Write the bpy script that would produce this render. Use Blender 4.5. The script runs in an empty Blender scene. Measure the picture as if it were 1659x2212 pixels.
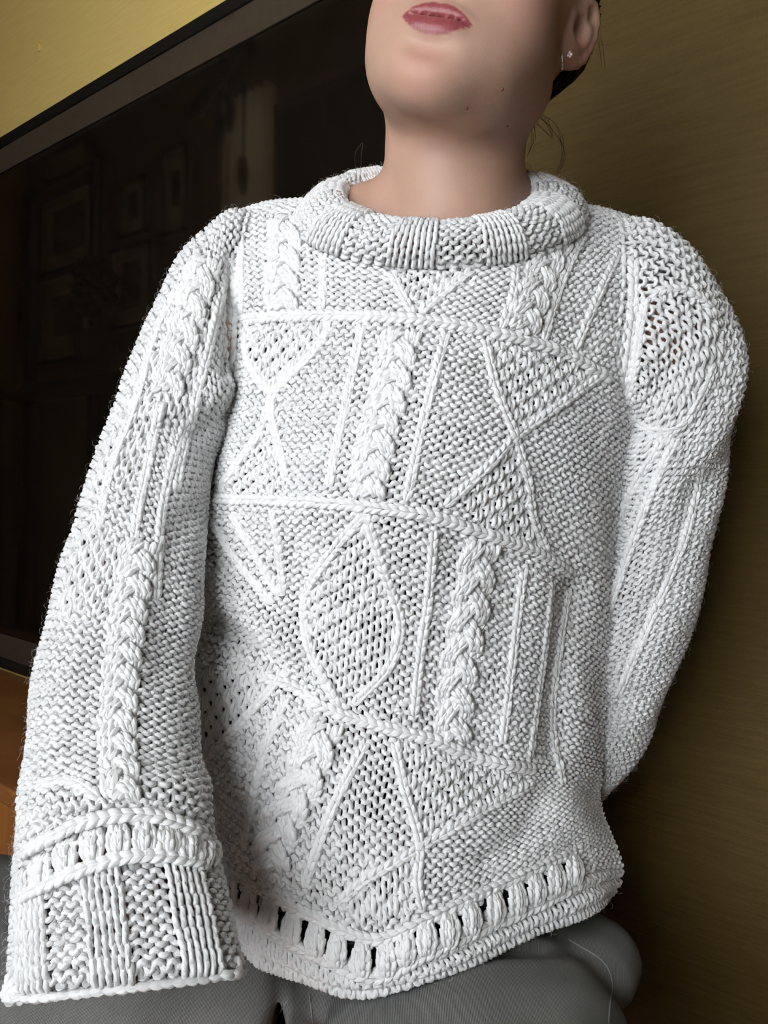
import bpy, math, random, os
import numpy as np
from mathutils import Vector, Matrix

QUICK = False          # True: plain surfaces instead of yarn, for layout checks only
rng = np.random.default_rng(7)
random.seed(7)
scene = bpy.context.scene
col = scene.collection

# ------------------------------------------------------------------ camera
F = 1662.0
CAM = np.array([0.0, 0.0, 1.0])
PITCH = math.radians(-1.5)
ROLL = math.radians(1.1)
_f = np.array([0, math.cos(PITCH), math.sin(PITCH)])
_r0 = np.array([1.0, 0, 0])
_u0 = np.cross(_r0, _f)

_r = _r0 * math.cos(ROLL) + _u0 * math.sin(ROLL)
_u = np.cross(_r, _f)
cam_data = bpy.data.cameras.new('camera')
cam_data.sensor_fit = 'VERTICAL'
cam_data.sensor_height = 24.0
cam_data.lens = 24.0 * F / 2212.0
cam_data.clip_start = 0.01
cam = bpy.data.objects.new('camera', cam_data)
col.objects.link(cam)
cam.matrix_world = Matrix(((_r[0], _u[0], -_f[0], CAM[0]),
                           (_r[1], _u[1], -_f[1], CAM[1]),
                           (_r[2], _u[2], -_f[2], CAM[2]),
                           (0, 0, 0, 1)))
scene.camera = cam


def at(px, py, Y):
    """photo pixel and distance along the lens axis -> point in the room"""
    return CAM + Y * (_f + (px - 829.5) / F * _r + (1106 - py) / F * _u)


def project(P):
    q = P - CAM
    Y = q @ _f
    return 829.5 + F * (q @ _r) / Y, 1106 - F * (q @ _u) / Y, Y


# ------------------------------------------------------------------ room frame: s along the back wall, n towards it
WA = math.radians(50.6)
E = np.array([math.sin(WA), -math.cos(WA), 0.0])
N = np.array([math.cos(WA), math.sin(WA), 0.0])
D, D2 = 0.92, 0.90
CEIL = 3.30
S0, S1 = -5.6, 2.3


def room(s, n, z):
    return s * E + n * N + np.array([0, 0, z])


# ------------------------------------------------------------------ world, window light, exposure
world = bpy.data.worlds.new('world')
scene.world = world
world.use_nodes = True
bg = world.node_tree.nodes['Background']
bg.inputs[0].default_value = (0.62, 0.74, 0.95, 1)
bg.inputs[1].default_value = 1.0

WIN = (-0.95, 0.46, 0.60, 2.30)        # s0, s1, z0, z1 of the window in the wall behind the camera


def area(name, loc, target, sx, sy, power, colr):
    L = bpy.data.lights.new(name, 'AREA')
    L.shape = 'RECTANGLE'
    L.size, L.size_y = sx, sy
    L.energy = power
    L.color = colr
    o = bpy.data.objects.new(name, L)
    col.objects.link(o)
    o.location = loc
    o.rotation_euler = (Vector(target) - Vector(loc)).to_track_quat('-Z', 'Z').to_euler()
    return o


wc = room((WIN[0] + WIN[1]) / 2, -D2 - 0.20, (WIN[2] + WIN[3]) / 2)
area('window_daylight', wc, wc + N, WIN[1] - WIN[0], WIN[3] - WIN[2], 51.0, (0.985, 0.99, 1.0))

scene.view_settings.view_transform = 'Standard'
scene.view_settings.look = 'None'
scene.view_settings.gamma = 1.0
scene.view_settings.use_curve_mapping = False
scene.view_settings.exposure = 0.0
scene.cycles.diffuse_bounces = 7          # white wool passes light from strand to strand


# ------------------------------------------------------------------ mesh helpers
def mesh_obj(name, verts, faces, mat, parent=None, smooth=True, attrs=None, label=None, kind=None):
    """verts (n,3); faces (m,4) or (m,3) int array or list of lists"""
    me = bpy.data.meshes.new(name)
    verts = np.asarray(verts, dtype=np.float32)
    if isinstance(faces, np.ndarray):
        k = faces.shape[1]
        m = len(faces)
        me.vertices.add(len(verts))
        me.vertices.foreach_set('co', verts.ravel())
        me.loops.add(m * k)
        me.loops.foreach_set('vertex_index', faces.astype(np.int32).ravel())
        me.polygons.add(m)
        me.polygons.foreach_set('loop_start', np.arange(0, m * k, k, dtype=np.int32))
        me.update(calc_edges=True)
    else:
        me.from_pydata([tuple(map(float, v)) for v in verts], [], faces)
    if smooth:
        me.polygons.foreach_set('use_smooth', np.ones(len(me.polygons), dtype=bool))
    if attrs:
        for an, (ty, arr) in attrs.items():
            a = me.attributes.new(an, ty, 'POINT')
            key = 'value' if ty == 'FLOAT' else 'vector'
            a.data.foreach_set(key, np.asarray(arr, dtype=np.float32).ravel())
    me.materials.append(mat)
    o = bpy.data.objects.new(name, me)
    col.objects.link(o)
    if parent is not None:
        o.parent = parent
    if label:
        o['label'] = label
    if kind:
        o['kind'] = kind
    return o


def empty(name, loc=(0, 0, 0)):
    o = bpy.data.objects.new(name, None)
    o.empty_display_size = 0.05
    o.location = loc
    col.objects.link(o)
    return o


def tag(o, label, cat=None, group=None, kind=None):
    o['label'] = label
    if cat:
        o['category'] = cat
    if group:
        o['group'] = group
    if kind:
        o['kind'] = kind
    return o


BOXF = [[0, 3, 2, 1], [4, 5, 6, 7], [0, 1, 5, 4], [1, 2, 6, 5], [2, 3, 7, 6], [3, 0, 4, 7]]


def rbox(name, s0, s1, n0, n1, z0, z1, mat, parent=None, bevel=0.0):
    """a box lined up with the room"""
    vs = [room(s, n, z) for z in (z0, z1) for (s, n) in ((s0, n0), (s1, n0), (s1, n1), (s0, n1))]
    o = mesh_obj(name, vs, [f[::-1] for f in BOXF], mat, parent, smooth=False)
    if bevel:
        b = o.modifiers.new('bevel', 'BEVEL')
        b.width = bevel
        b.segments = 2
    return o


def tube_arrays(P, R, Nrm, sides=6, closed_caps=False):
    """P (m,3) polyline, R radius scalar or (m,), Nrm (m,3) reference normals -> verts, faces, attr(along, around)"""
    P = np.asarray(P, float)
    m = len(P)
    T = np.gradient(P, axis=0)
    T /= np.linalg.norm(T, axis=1)[:, None] + 1e-12
    Nn = Nrm - (Nrm * T).sum(1)[:, None] * T
    Nn /= np.linalg.norm(Nn, axis=1)[:, None] + 1e-12
    B = np.cross(T, Nn)
    R = np.broadcast_to(np.asarray(R, float), (m,))
    ang = np.pi + 2 * np.pi * np.arange(sides) / sides
    V = P[:, None] + R[:, None, None] * (np.cos(ang)[None, :, None] * Nn[:, None] + np.sin(ang)[None, :, None] * B[:, None])
    seg = np.linalg.norm(np.diff(P, axis=0), axis=1)
    al = np.concatenate([[0], np.cumsum(seg)])
    A = np.stack([np.broadcast_to(al[:, None], (m, sides)), np.broadcast_to((np.arange(sides) / sides)[None], (m, sides)),
                  np.zeros((m, sides))], -1)
    i = np.arange(m - 1)[:, None] * sides
    j = np.arange(sides)[None]
    k = (j + 1) % sides
    Fq = np.stack([i + j, i + k, i + sides + k, i + sides + j], -1).reshape(-1, 4)
    return V.reshape(-1, 3), Fq, A.reshape(-1, 3)


class Bag:
    """collects arrays of quads into one mesh"""
    def __init__(s):
        s.v, s.f, s.a, s.n = [], [], [], 0

    def add(s, V, Fq, A=None):
        s.v.append(V)
        s.f.append(Fq + s.n)
        s.a.append(A if A is not None else np.zeros((len(V), 3)))
        s.n += len(V)

    def tube(s, P, R, Nrm=None, sides=6):
        P = np.asarray(P, float)
        if Nrm is None:
            Nrm = np.broadcast_to(np.array([0.13, -0.98, 0.17]), P.shape)
        s.add(*tube_arrays(P, R, Nrm, sides))

    def build(s, name, mat, parent=None, **kw):
        return mesh_obj(name, np.concatenate(s.v), np.concatenate(s.f), mat, parent,
                        attrs={'yarn': ('FLOAT_VECTOR', np.concatenate(s.a))}, **kw)


def crom(C, t):
    """Catmull-Rom through control points C (k, ...) at parameters t in [0, k-1]"""
    C = np.asarray(C, float)
    k = len(C)
    t = np.clip(np.asarray(t, float), 0, k - 1 - 1e-9)
    i = t.astype(int)
    f = (t - i).reshape((-1,) + (1,) * (C.ndim - 1))
    Cp = np.concatenate([[2 * C[0] - C[1]], C, [2 * C[-1] - C[-2]]])
    p0, p1, p2, p3 = Cp[i], Cp[i + 1], Cp[i + 2], Cp[i + 3]
    return 0.5 * ((2 * p1) + (-p0 + p2) * f + (2 * p0 - 5 * p1 + 4 * p2 - p3) * f ** 2 + (-p0 + 3 * p1 - 3 * p2 + p3) * f ** 3)


def path(pts, step=6.0):
    """smooth 2-D polyline in photo pixels, about evenly spaced"""
    C = np.asarray(pts, float)
    q = crom(C, np.linspace(0, len(C) - 1, 400))
    d = np.concatenate([[0], np.cumsum(np.linalg.norm(np.diff(q, axis=0), axis=1))])
    n = max(3, int(d[-1] / step) + 1)
    tt = np.linspace(0, d[-1], n)
    return np.stack([np.interp(tt, d, q[:, 0]), np.interp(tt, d, q[:, 1])], 1)


# ------------------------------------------------------------------ materials
def new_mat(name):
    m = bpy.data.materials.new(name)
    m.use_nodes = True
    nt = m.node_tree
    b = nt.nodes['Principled BSDF']
    return m, nt, b


def nd(nt, ty, **kw):
    n = nt.nodes.new(ty)
    for k, v in kw.items():
        setattr(n, k, v)
    return n


def ramp(nt, stops):
    r = nd(nt, 'ShaderNodeValToRGB')
    el = r.color_ramp.elements
    while len(el) < len(stops):
        el.new(0.5)
    for e, (p, c) in zip(el, stops):
        e.position = p
        e.color = (*c, 1)
    return r


def simple(name, colr, rough=0.6, noise=None, bump=0.0, scale=60.0, metallic=0.0, spec=0.5):
    m, nt, b = new_mat(name)
    b.inputs['Roughness'].default_value = rough
    b.inputs['Metallic'].default_value = metallic
    b.inputs['Specular IOR Level'].default_value = spec
    tc = nd(nt, 'ShaderNodeTexCoord')
    nz = nd(nt, 'ShaderNodeTexNoise')
    nz.inputs['Scale'].default_value = scale
    nz.inputs['Detail'].default_value = 4
    nt.links.new(tc.outputs['Object'], nz.inputs['Vector'])
    k = noise if noise is not None else 0.08
    r = ramp(nt, [(0.3, tuple(c * (1 - k) for c in colr)), (0.7, tuple(min(1, c * (1 + k)) for c in colr))])
    nt.links.new(nz.outputs['Fac'], r.inputs['Fac'])
    nt.links.new(r.outputs['Color'], b.inputs['Base Color'])
    if bump:
        bp = nd(nt, 'ShaderNodeBump')
        bp.inputs['Strength'].default_value = bump
        bp.inputs['Distance'].default_value = 0.002
        nt.links.new(nz.outputs['Fac'], bp.inputs['Height'])
        nt.links.new(bp.outputs['Normal'], b.inputs['Normal'])
    return m


def wall_mat(name, c0, c1, rib):
    """wallpaper with a fine horizontal rib"""
    m, nt, b = new_mat(name)
    b.inputs['Roughness'].default_value = 0.75
    b.inputs['Specular IOR Level'].default_value = 0.25
    tc = nd(nt, 'ShaderNodeTexCoord')
    mp = nd(nt, 'ShaderNodeMapping')
    mp.inputs['Scale'].default_value = (14, 14, 210)
    nt.links.new(tc.outputs['Object'], mp.inputs['Vector'])
    nz = nd(nt, 'ShaderNodeTexNoise')
    nz.inputs['Scale'].default_value = 1.0
    nz.inputs['Detail'].default_value = 3
    nt.links.new(mp.outputs['Vector'], nz.inputs['Vector'])
    n2 = nd(nt, 'ShaderNodeTexNoise')
    n2.inputs['Scale'].default_value = 260
    n2.inputs['Detail'].default_value = 3
    nt.links.new(tc.outputs['Object'], n2.inputs['Vector'])
    ad = nd(nt, 'ShaderNodeMath', operation='MULTIPLY_ADD')
    ad.inputs[1].default_value = 0.45
    nt.links.new(n2.outputs['Fac'], ad.inputs[0])
    nt.links.new(nz.outputs['Fac'], ad.inputs[2])
    bp = nd(nt, 'ShaderNodeBump')
    bp.inputs['Strength'].default_value = rib
    bp.inputs['Distance'].default_value = 0.0016
    nt.links.new(ad.outputs[0], bp.inputs['Height'])
    nt.links.new(bp.outputs['Normal'], b.inputs['Normal'])
    r = ramp(nt, [(0.35, c0), (0.95, c1)])
    nt.links.new(ad.outputs[0], r.inputs['Fac'])
    nt.links.new(r.outputs['Color'], b.inputs['Base Color'])
    return m


def wood_mat(name, c0, c1, vertical=True, rough=0.45):
    m, nt, b = new_mat(name)
    b.inputs['Roughness'].default_value = rough
    tc = nd(nt, 'ShaderNodeTexCoord')
    mp = nd(nt, 'ShaderNodeMapping')
    mp.inputs['Scale'].default_value = (60, 60, 2.5) if vertical else (9, 9, 90)
    nt.links.new(tc.outputs['Object'], mp.inputs['Vector'])
    nz = nd(nt, 'ShaderNodeTexNoise')
    nz.inputs['Scale'].default_value = 1.3
    nz.inputs['Detail'].default_value = 6
    nz.inputs['Distortion'].default_value = 0.6
    nt.links.new(mp.outputs['Vector'], nz.inputs['Vector'])
    r = ramp(nt, [(0.3, c0), (0.7, c1)])
    nt.links.new(nz.outputs['Fac'], r.inputs['Fac'])
    nt.links.new(r.outputs['Color'], b.inputs['Base Color'])
    bp = nd(nt, 'ShaderNodeBump')
    bp.inputs['Strength'].default_value = 0.15
    bp.inputs['Distance'].default_value = 0.001
    nt.links.new(nz.outputs['Fac'], bp.inputs['Height'])
    nt.links.new(bp.outputs['Normal'], b.inputs['Normal'])
    return m


def yarn_mat():
    """plied white yarn: twist along the strand from the (along, around) attribute"""
    m, nt, b = new_mat('white_plied_yarn')
    b.inputs['Roughness'].default_value = 0.48
    b.inputs['Specular IOR Level'].default_value = 0.45
    b.inputs['Sheen Weight'].default_value = 0.25
    b.inputs['Sheen Roughness'].default_value = 0.4
    at_ = nd(nt, 'ShaderNodeAttribute', attribute_name='yarn')
    sp = nd(nt, 'ShaderNodeSeparateXYZ')
    nt.links.new(at_.outputs['Vector'], sp.inputs[0])
    m1 = nd(nt, 'ShaderNodeMath', operation='MULTIPLY')
    m1.inputs[1].default_value = 2 * math.pi / 0.0075
    nt.links.new(sp.outputs['X'], m1.inputs[0])
    m2 = nd(nt, 'ShaderNodeMath', operation='MULTIPLY_ADD')
    m2.inputs[1].default_value = 2 * math.pi * 4
    nt.links.new(sp.outputs['Y'], m2.inputs[0])
    nt.links.new(m1.outputs[0], m2.inputs[2])
    sn = nd(nt, 'ShaderNodeMath', operation='SINE')
    nt.links.new(m2.outputs[0], sn.inputs[0])
    # fibres: noise drawn out along the strand, following the twist
    cb = nd(nt, 'ShaderNodeCombineXYZ')
    f1 = nd(nt, 'ShaderNodeMath', operation='MULTIPLY')
    f1.inputs[1].default_value = 260
    nt.links.new(sp.outputs['X'], f1.inputs[0])
    f2 = nd(nt, 'ShaderNodeMath', operation='MULTIPLY')
    f2.inputs[1].default_value = 1.9
    nt.links.new(m2.outputs[0], f2.inputs[0])
    nt.links.new(f1.outputs[0], cb.inputs['X'])
    nt.links.new(f2.outputs[0], cb.inputs['Y'])
    nz = nd(nt, 'ShaderNodeTexNoise')
    nz.inputs['Scale'].default_value = 1.0
    nz.inputs['Detail'].default_value = 2
    nt.links.new(cb.outputs[0], nz.inputs['Vector'])
    tc = nd(nt, 'ShaderNodeTexCoord')
    h = nd(nt, 'ShaderNodeMath', operation='MULTIPLY_ADD')
    h.inputs[1].default_value = 0.35
    nt.links.new(sn.outputs[0], h.inputs[0])
    nt.links.new(nz.outputs['Fac'], h.inputs[2])
    bp = nd(nt, 'ShaderNodeBump')
    bp.inputs['Strength'].default_value = 0.8
    bp.inputs['Distance'].default_value = 0.0008
    nt.links.new(h.outputs[0], bp.inputs['Height'])
    nt.links.new(bp.outputs['Normal'], b.inputs['Normal'])
    n2 = nd(nt, 'ShaderNodeTexNoise')
    n2.inputs['Scale'].default_value = 14
    n2.inputs['Detail'].default_value = 3
    nt.links.new(tc.outputs['Object'], n2.inputs['Vector'])
    r = ramp(nt, [(0.3, (0.895, 0.89, 0.875)), (0.7, (0.915, 0.915, 0.912))])
    nt.links.new(n2.outputs['Fac'], r.inputs['Fac'])
    nt.links.new(r.outputs['Color'], b.inputs['Base Color'])
    return m


def skin_mat():
    m, nt, b = new_mat('skin')
    b.inputs['Roughness'].default_value = 0.5
    b.inputs['Specular IOR Level'].default_value = 0.35
    b.inputs['Subsurface Weight'].default_value = 0.25
    b.inputs['Subsurface Radius'].default_value = (1.0, 0.35, 0.2)
    b.inputs['Subsurface Scale'].default_value = 0.006
    tc = nd(nt, 'ShaderNodeTexCoord')
    nz = nd(nt, 'ShaderNodeTexNoise')
    nz.inputs['Scale'].default_value = 24
    nz.inputs['Detail'].default_value = 5
    nt.links.new(tc.outputs['Object'], nz.inputs['Vector'])
    r = ramp(nt, [(0.3, (0.41, 0.252, 0.180)), (0.7, (0.47, 0.295, 0.218))])
    nt.links.new(nz.outputs['Fac'], r.inputs['Fac'])
    a1 = nd(nt, 'ShaderNodeAttribute', attribute_name='flush')
    mx0 = nd(nt, 'ShaderNodeMix', data_type='RGBA')
    nt.links.new(a1.outputs['Fac'], mx0.inputs['Factor'])
    nt.links.new(r.outputs['Color'], mx0.inputs['A'])
    mx0.inputs['B'].default_value = (0.45, 0.205, 0.16, 1)
    a = nd(nt, 'ShaderNodeAttribute', attribute_name='lip')
    mp = nd(nt, 'ShaderNodeMapping')
    mp.inputs['Scale'].default_value = (900, 120, 120)
    nt.links.new(tc.outputs['Object'], mp.inputs['Vector'])
    n3 = nd(nt, 'ShaderNodeTexNoise')
    n3.inputs['Scale'].default_value = 1.0
    nt.links.new(mp.outputs['Vector'], n3.inputs['Vector'])
    rl = ramp(nt, [(0.3, (0.22, 0.046, 0.052)), (0.7, (0.30, 0.076, 0.080))])
    nt.links.new(n3.outputs['Fac'], rl.inputs['Fac'])
    mx = nd(nt, 'ShaderNodeMix', data_type='RGBA')
    nt.links.new(a.outputs['Fac'], mx.inputs['Factor'])
    nt.links.new(mx0.outputs['Result'], mx.inputs['A'])
    nt.links.new(rl.outputs['Color'], mx.inputs['B'])
    nt.links.new(mx.outputs['Result'], b.inputs['Base Color'])
    rr = nd(nt, 'ShaderNodeMapRange')
    rr.inputs['To Min'].default_value = 0.52
    rr.inputs['To Max'].default_value = 0.30
    nt.links.new(a.outputs['Fac'], rr.inputs['Value'])
    nt.links.new(rr.outputs['Result'], b.inputs['Roughness'])
    vz = nd(nt, 'ShaderNodeTexVoronoi')
    vz.inputs['Scale'].default_value = 900
    nt.links.new(tc.outputs['Object'], vz.inputs['Vector'])
    bp = nd(nt, 'ShaderNodeBump')
    bp.inputs['Strength'].default_value = 0.12
    bp.inputs['Distance'].default_value = 0.0006
    nt.links.new(vz.outputs['Distance'], bp.inputs['Height'])
    nt.links.new(bp.outputs['Normal'], b.inputs['Normal'])
    return m


def denim_mat():
    """grey twill: fine diagonal ridges, worn paler in patches"""
    m, nt, b = new_mat('grey_twill_denim')
    b.inputs['Roughness'].default_value = 0.85
    b.inputs['Specular IOR Level'].default_value = 0.2
    tc = nd(nt, 'ShaderNodeTexCoord')
    mp = nd(nt, 'ShaderNodeMapping')
    mp.inputs['Rotation'].default_value = (0, math.radians(-12), 0)
    nt.links.new(tc.outputs['Object'], mp.inputs['Vector'])
    wv = nd(nt, 'ShaderNodeTexWave', wave_type='BANDS', bands_direction='X')
    wv.inputs['Scale'].default_value = 300
    wv.inputs['Distortion'].default_value = 1.5
    wv.inputs['Detail'].default_value = 2
    wv.inputs['Detail Scale'].default_value = 3
    nt.links.new(mp.outputs['Vector'], wv.inputs['Vector'])
    nz = nd(nt, 'ShaderNodeTexNoise')
    nz.inputs['Scale'].default_value = 9
    nz.inputs['Detail'].default_value = 5
    nt.links.new(tc.outputs['Object'], nz.inputs['Vector'])
    r = ramp(nt, [(0.0, (0.09, 0.093, 0.091)), (1.0, (0.25, 0.25, 0.24))])
    nt.links.new(wv.outputs['Fac'], r.inputs['Fac'])
    r2 = ramp(nt, [(0.3, (0.75, 0.75, 0.76)), (0.7, (1.15, 1.14, 1.10))])
    nt.links.new(nz.outputs['Fac'], r2.inputs['Fac'])
    mx = nd(nt, 'ShaderNodeMix', data_type='RGBA', blend_type='MULTIPLY')
    mx.inputs['Factor'].default_value = 1
    nt.links.new(r.outputs['Color'], mx.inputs['A'])
    nt.links.new(r2.outputs['Color'], mx.inputs['B'])
    nt.links.new(mx.outputs['Result'], b.inputs['Base Color'])
    bp = nd(nt, 'ShaderNodeBump')
    bp.inputs['Strength'].default_value = 0.5
    bp.inputs['Distance'].default_value = 0.0006
    nt.links.new(wv.outputs['Fac'], bp.inputs['Height'])
    nt.links.new(bp.outputs['Normal'], b.inputs['Normal'])
    return m


def screen_mat():
    m, nt, b = new_mat('black_screen_glass')
    b.inputs['Base Color'].default_value = (0.010, 0.0075, 0.005, 1)
    b.inputs['Roughness'].default_value = 0.035
    b.inputs['IOR'].default_value = 2.0
    b.inputs['Specular IOR Level'].default_value = 0.5
    tc = nd(nt, 'ShaderNodeTexCoord')
    nz = nd(nt, 'ShaderNodeTexNoise')
    nz.inputs['Scale'].default_value = 6
    nt.links.new(tc.outputs['Object'], nz.inputs['Vector'])
    rr = nd(nt, 'ShaderNodeMapRange')
    rr.inputs['To Min'].default_value = 0.03
    rr.inputs['To Max'].default_value = 0.06
    nt.links.new(nz.outputs['Fac'], rr.inputs['Value'])
    nt.links.new(rr.outputs['Result'], b.inputs['Roughness'])
    return m


def glass_mat():
    m, nt, b = new_mat('window_glass')
    b.inputs['Base Color'].default_value = (0.97, 0.98, 0.98, 1)
    b.inputs['Roughness'].default_value = 0.0
    b.inputs['IOR'].default_value = 1.05
    b.inputs['Transmission Weight'].default_value = 1.0
    return m


def curtain_mat():
    """thin cream cloth that lets daylight through"""
    m, nt, b = new_mat('cream_curtain')
    b.inputs['Roughness'].default_value = 0.9
    tc = nd(nt, 'ShaderNodeTexCoord')
    nz = nd(nt, 'ShaderNodeTexNoise')
    nz.inputs['Scale'].default_value = 8
    nt.links.new(tc.outputs['Object'], nz.inputs['Vector'])
    r = ramp(nt, [(0.3, (0.86, 0.60, 0.30)), (0.7, (0.95, 0.72, 0.40))])
    nt.links.new(nz.outputs['Fac'], r.inputs['Fac'])
    nt.links.new(r.outputs['Color'], b.inputs['Base Color'])
    tr = nd(nt, 'ShaderNodeBsdfTranslucent')
    nt.links.new(r.outputs['Color'], tr.inputs['Color'])
    mx = nd(nt, 'ShaderNodeMixShader')
    mx.inputs[0].default_value = 0.92
    nt.links.new(b.outputs[0], mx.inputs[1])
    nt.links.new(tr.outputs[0], mx.inputs[2])
    nt.links.new(mx.outputs[0], nt.nodes['Material Output'].inputs['Surface'])
    return m


M = dict(
    wall=wall_mat('ochre_wall_paint', (0.74, 0.530, 0.165), (0.82, 0.600, 0.195), 0.12),
    panel=wall_mat('shaded_olive_wallpaper', (0.074, 0.046, 0.0105), (0.098, 0.063, 0.0155), 0.65),  # ribbed covering, colour darkened to stand in for shade behind the sitter
    yarn=yarn_mat(),
    skin=skin_mat(),
    denim=denim_mat(),
    screen=screen_mat(),
    glass=glass_mat(),
    wood=wood_mat('orange_varnished_wood', (0.30, 0.105, 0.022), (0.44, 0.175, 0.045)),
    woodtop=wood_mat('brown_wood_top', (0.26, 0.095, 0.024), (0.38, 0.155, 0.045), vertical=False),
    darkwood=wood_mat('dark_brown_wood', (0.045, 0.022, 0.012), (0.09, 0.045, 0.024)),
    floorwood=wood_mat('floor_boards', (0.12, 0.06, 0.028), (0.19, 0.10, 0.05), vertical=False),
    bezel=simple('black_bezel', (0.012, 0.010, 0.008), 0.45, spec=0.3),
    frame=simple('brown_edge_strip', (0.066, 0.048, 0.031), 0.6, spec=0.2),
    plaster=simple('ceiling_plaster', (0.60, 0.56, 0.48), 0.9, bump=0.1),
    brownwall=simple('brown_wall_paint', (0.24, 0.155, 0.09), 0.85, noise=0.15, scale=5),
    mat=simple('cream_picture_mat', (0.80, 0.76, 0.66), 0.9),
    print=simple('dim_picture_print', (0.20, 0.16, 0.12), 0.9, noise=0.5, scale=14),
    curtain=curtain_mat(),
    paint=simple('cream_window_paint', (0.80, 0.78, 0.72), 0.5),
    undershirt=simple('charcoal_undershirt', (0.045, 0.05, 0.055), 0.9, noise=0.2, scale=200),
    hair=simple('dark_brown_hair', (0.022, 0.012, 0.008), 0.42, noise=0.4, scale=120),
    silver=simple('silver', (0.80, 0.78, 0.74), 0.22, metallic=1.0, noise=0.05),
    crystal=simple('pale_crystal', (0.85, 0.72, 0.72), 0.08, noise=0.1, spec=1.0),
    thread=simple('pale_seam_thread', (0.22, 0.23, 0.22), 0.8),
    black=simple('matte_black', (0.014, 0.012, 0.011), 0.7),
    plant=simple('dark_plant_green', (0.03, 0.045, 0.02), 0.7, noise=0.4),
    eye=simple('eye_white', (0.8, 0.78, 0.75), 0.2, noise=0.03),
    iris=simple('brown_iris', (0.10, 0.05, 0.02), 0.2),
    mole=simple('brown_mole', (0.22, 0.09, 0.055), 0.7),
)

def wall_pt(px, py, n=D):
    """photo pixel -> (s, z) on a plane parallel to the back wall"""
    r = at(px, py, 1.0) - CAM
    t = n / (r @ N)
    p = CAM + t * r
    return p @ E, p[2]


tv_edge = wall_pt(990, 250)[0]
tn = D - 0.045                                # front of the television
MIR = 2 * (tn + 0.004) + D2


def mir(px, py):
    r = at(px, py, 1.0) - CAM
    t = MIR / (r @ N)
    p = CAM + t * r
    return p @ E, p[2]


CUR = (mir(497, 300)[0], mir(602, 300)[0])    # curtained window further along the same wall
# ------------------------------------------------------------------ room shell
w = rbox('wall_back', S0, S1, D, D + 0.12, 0, CEIL, M['wall'])
tag(w, 'ochre wallpapered wall with fine horizontal ribs behind the sitter', kind='structure')
w = rbox('wall_back_shaded_panel', tv_edge, S1, D - 0.012, D - 0.0005, 0, CEIL, M['panel'])
tag(w, 'ribbed olive brown wall covering right of the television, shade put into its colour', kind='structure')
# wall behind the camera with a window opening: four pieces around it
wl = empty('wall_front')
tag(wl, 'brown painted wall behind the camera holding the window', kind='structure')
for (a, b_, c, d_) in ((S0, CUR[0] + .03, 0, CEIL), (CUR[1] - .03, WIN[0], 0, CEIL), (CUR[0] + .03, CUR[1] - .03, 0, 0.7), (CUR[0] + .03, CUR[1] - .03, 3.0, CEIL),
                       (WIN[1], S1, 0, CEIL), (WIN[0], WIN[1], 0, WIN[2]), (WIN[0], WIN[1], WIN[3], CEIL)):
    rbox('wall_piece', a, b_, -D2 - 0.14, -D2, c, d_, M['brownwall'], wl)
tag(rbox('wall_left', S0 - 0.12, S0, -D2 - 0.14, D + 0.12, 0, CEIL, M['wall']), 'far ochre end wall left of the screen', kind='structure')
tag(rbox('wall_right', S1, S1 + 0.12, -D2 - 0.14, D + 0.12, 0, CEIL, M['brownwall']), 'near brown end wall at the right', kind='structure')
tag(rbox('floor', S0, S1, -D2, D, -0.06, 0, M['floorwood']), 'brown boarded floor under the stool', kind='structure')
tag(rbox('ceiling', S0 - .12, S1 + .12, -D2 - 0.14, D + 0.12, CEIL, CEIL + 0.08, M['plaster']), 'plain cream plaster ceiling', kind='structure')
wn = empty('window_1', room((WIN[0] + WIN[1]) / 2, -D2 - 0.07, WIN[2]))
tag(wn, 'tall cream framed window in the wall behind the camera', kind='structure')


def inroom(o, par):
    o.parent = par
    o.matrix_parent_inverse = Matrix.Translation(-Vector(par.location))


for (a, b_, c, d_) in ((WIN[0], WIN[0] + .06, WIN[2], WIN[3]), (WIN[1] - .06, WIN[1], WIN[2], WIN[3]),
                       (WIN[0] + .06, WIN[1] - .06, WIN[2], WIN[2] + .06), (WIN[0] + .06, WIN[1] - .06, WIN[3] - .06, WIN[3]),
                       ((WIN[0] + WIN[1]) / 2 - .025, (WIN[0] + WIN[1]) / 2 + .025, WIN[2] + .06, WIN[3] - .06)):
    inroom(rbox('window_frame', a, b_, -D2 - 0.11, -D2 - 0.05, c, d_, M['paint'], bevel=0.004), wn)
for (a, b_) in ((WIN[0] + .06, (WIN[0] + WIN[1]) / 2 - .025), ((WIN[0] + WIN[1]) / 2 + .025, WIN[1] - .06)):
    inroom(rbox('window_pane', a, b_, -D2 - 0.083, -D2 - 0.079, WIN[2] + .06, WIN[3] - .06, M['glass']), wn)


# small plaster scar on the back wall
def blob(name, c, rad, mat, parent=None, seed=0, rough=0.25, seg=12, rings=8):
    """a rounded lump with an uneven outline"""
    rr = np.random.default_rng(seed)
    th = np.linspace(0, np.pi, rings + 1)
    ph = np.linspace(0, 2 * np.pi, seg, endpoint=False)
    k = rr.normal(size=(4, 3))
    V = []
    for t in th:
        for p in ph:
            d = np.array([math.sin(t) * math.cos(p), math.sin(t) * math.sin(p), math.cos(t)])
            g = 1 + rough * sum(math.sin(3 * (d @ q) + i) for i, q in enumerate(k)) / 4
            V.append(np.asarray(c) + d * g * np.asarray(rad))
    Fq = [[i * seg + j, i * seg + (j + 1) % seg, (i + 1) * seg + (j + 1) % seg, (i + 1) * seg + j] for i in range(rings) for j in range(seg)]
    return mesh_obj(name, V, np.array(Fq), mat, parent)


s_, z_ = wall_pt(86, 102)
sc = blob('plaster_chip', room(s_, D, z_), (0.006, 0.006, 0.010), M['wall'], None, seed=3, rough=0.6)
tag(sc, 'small raised plaster chip on the yellow wall above the screen', 'wall chip')

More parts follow.
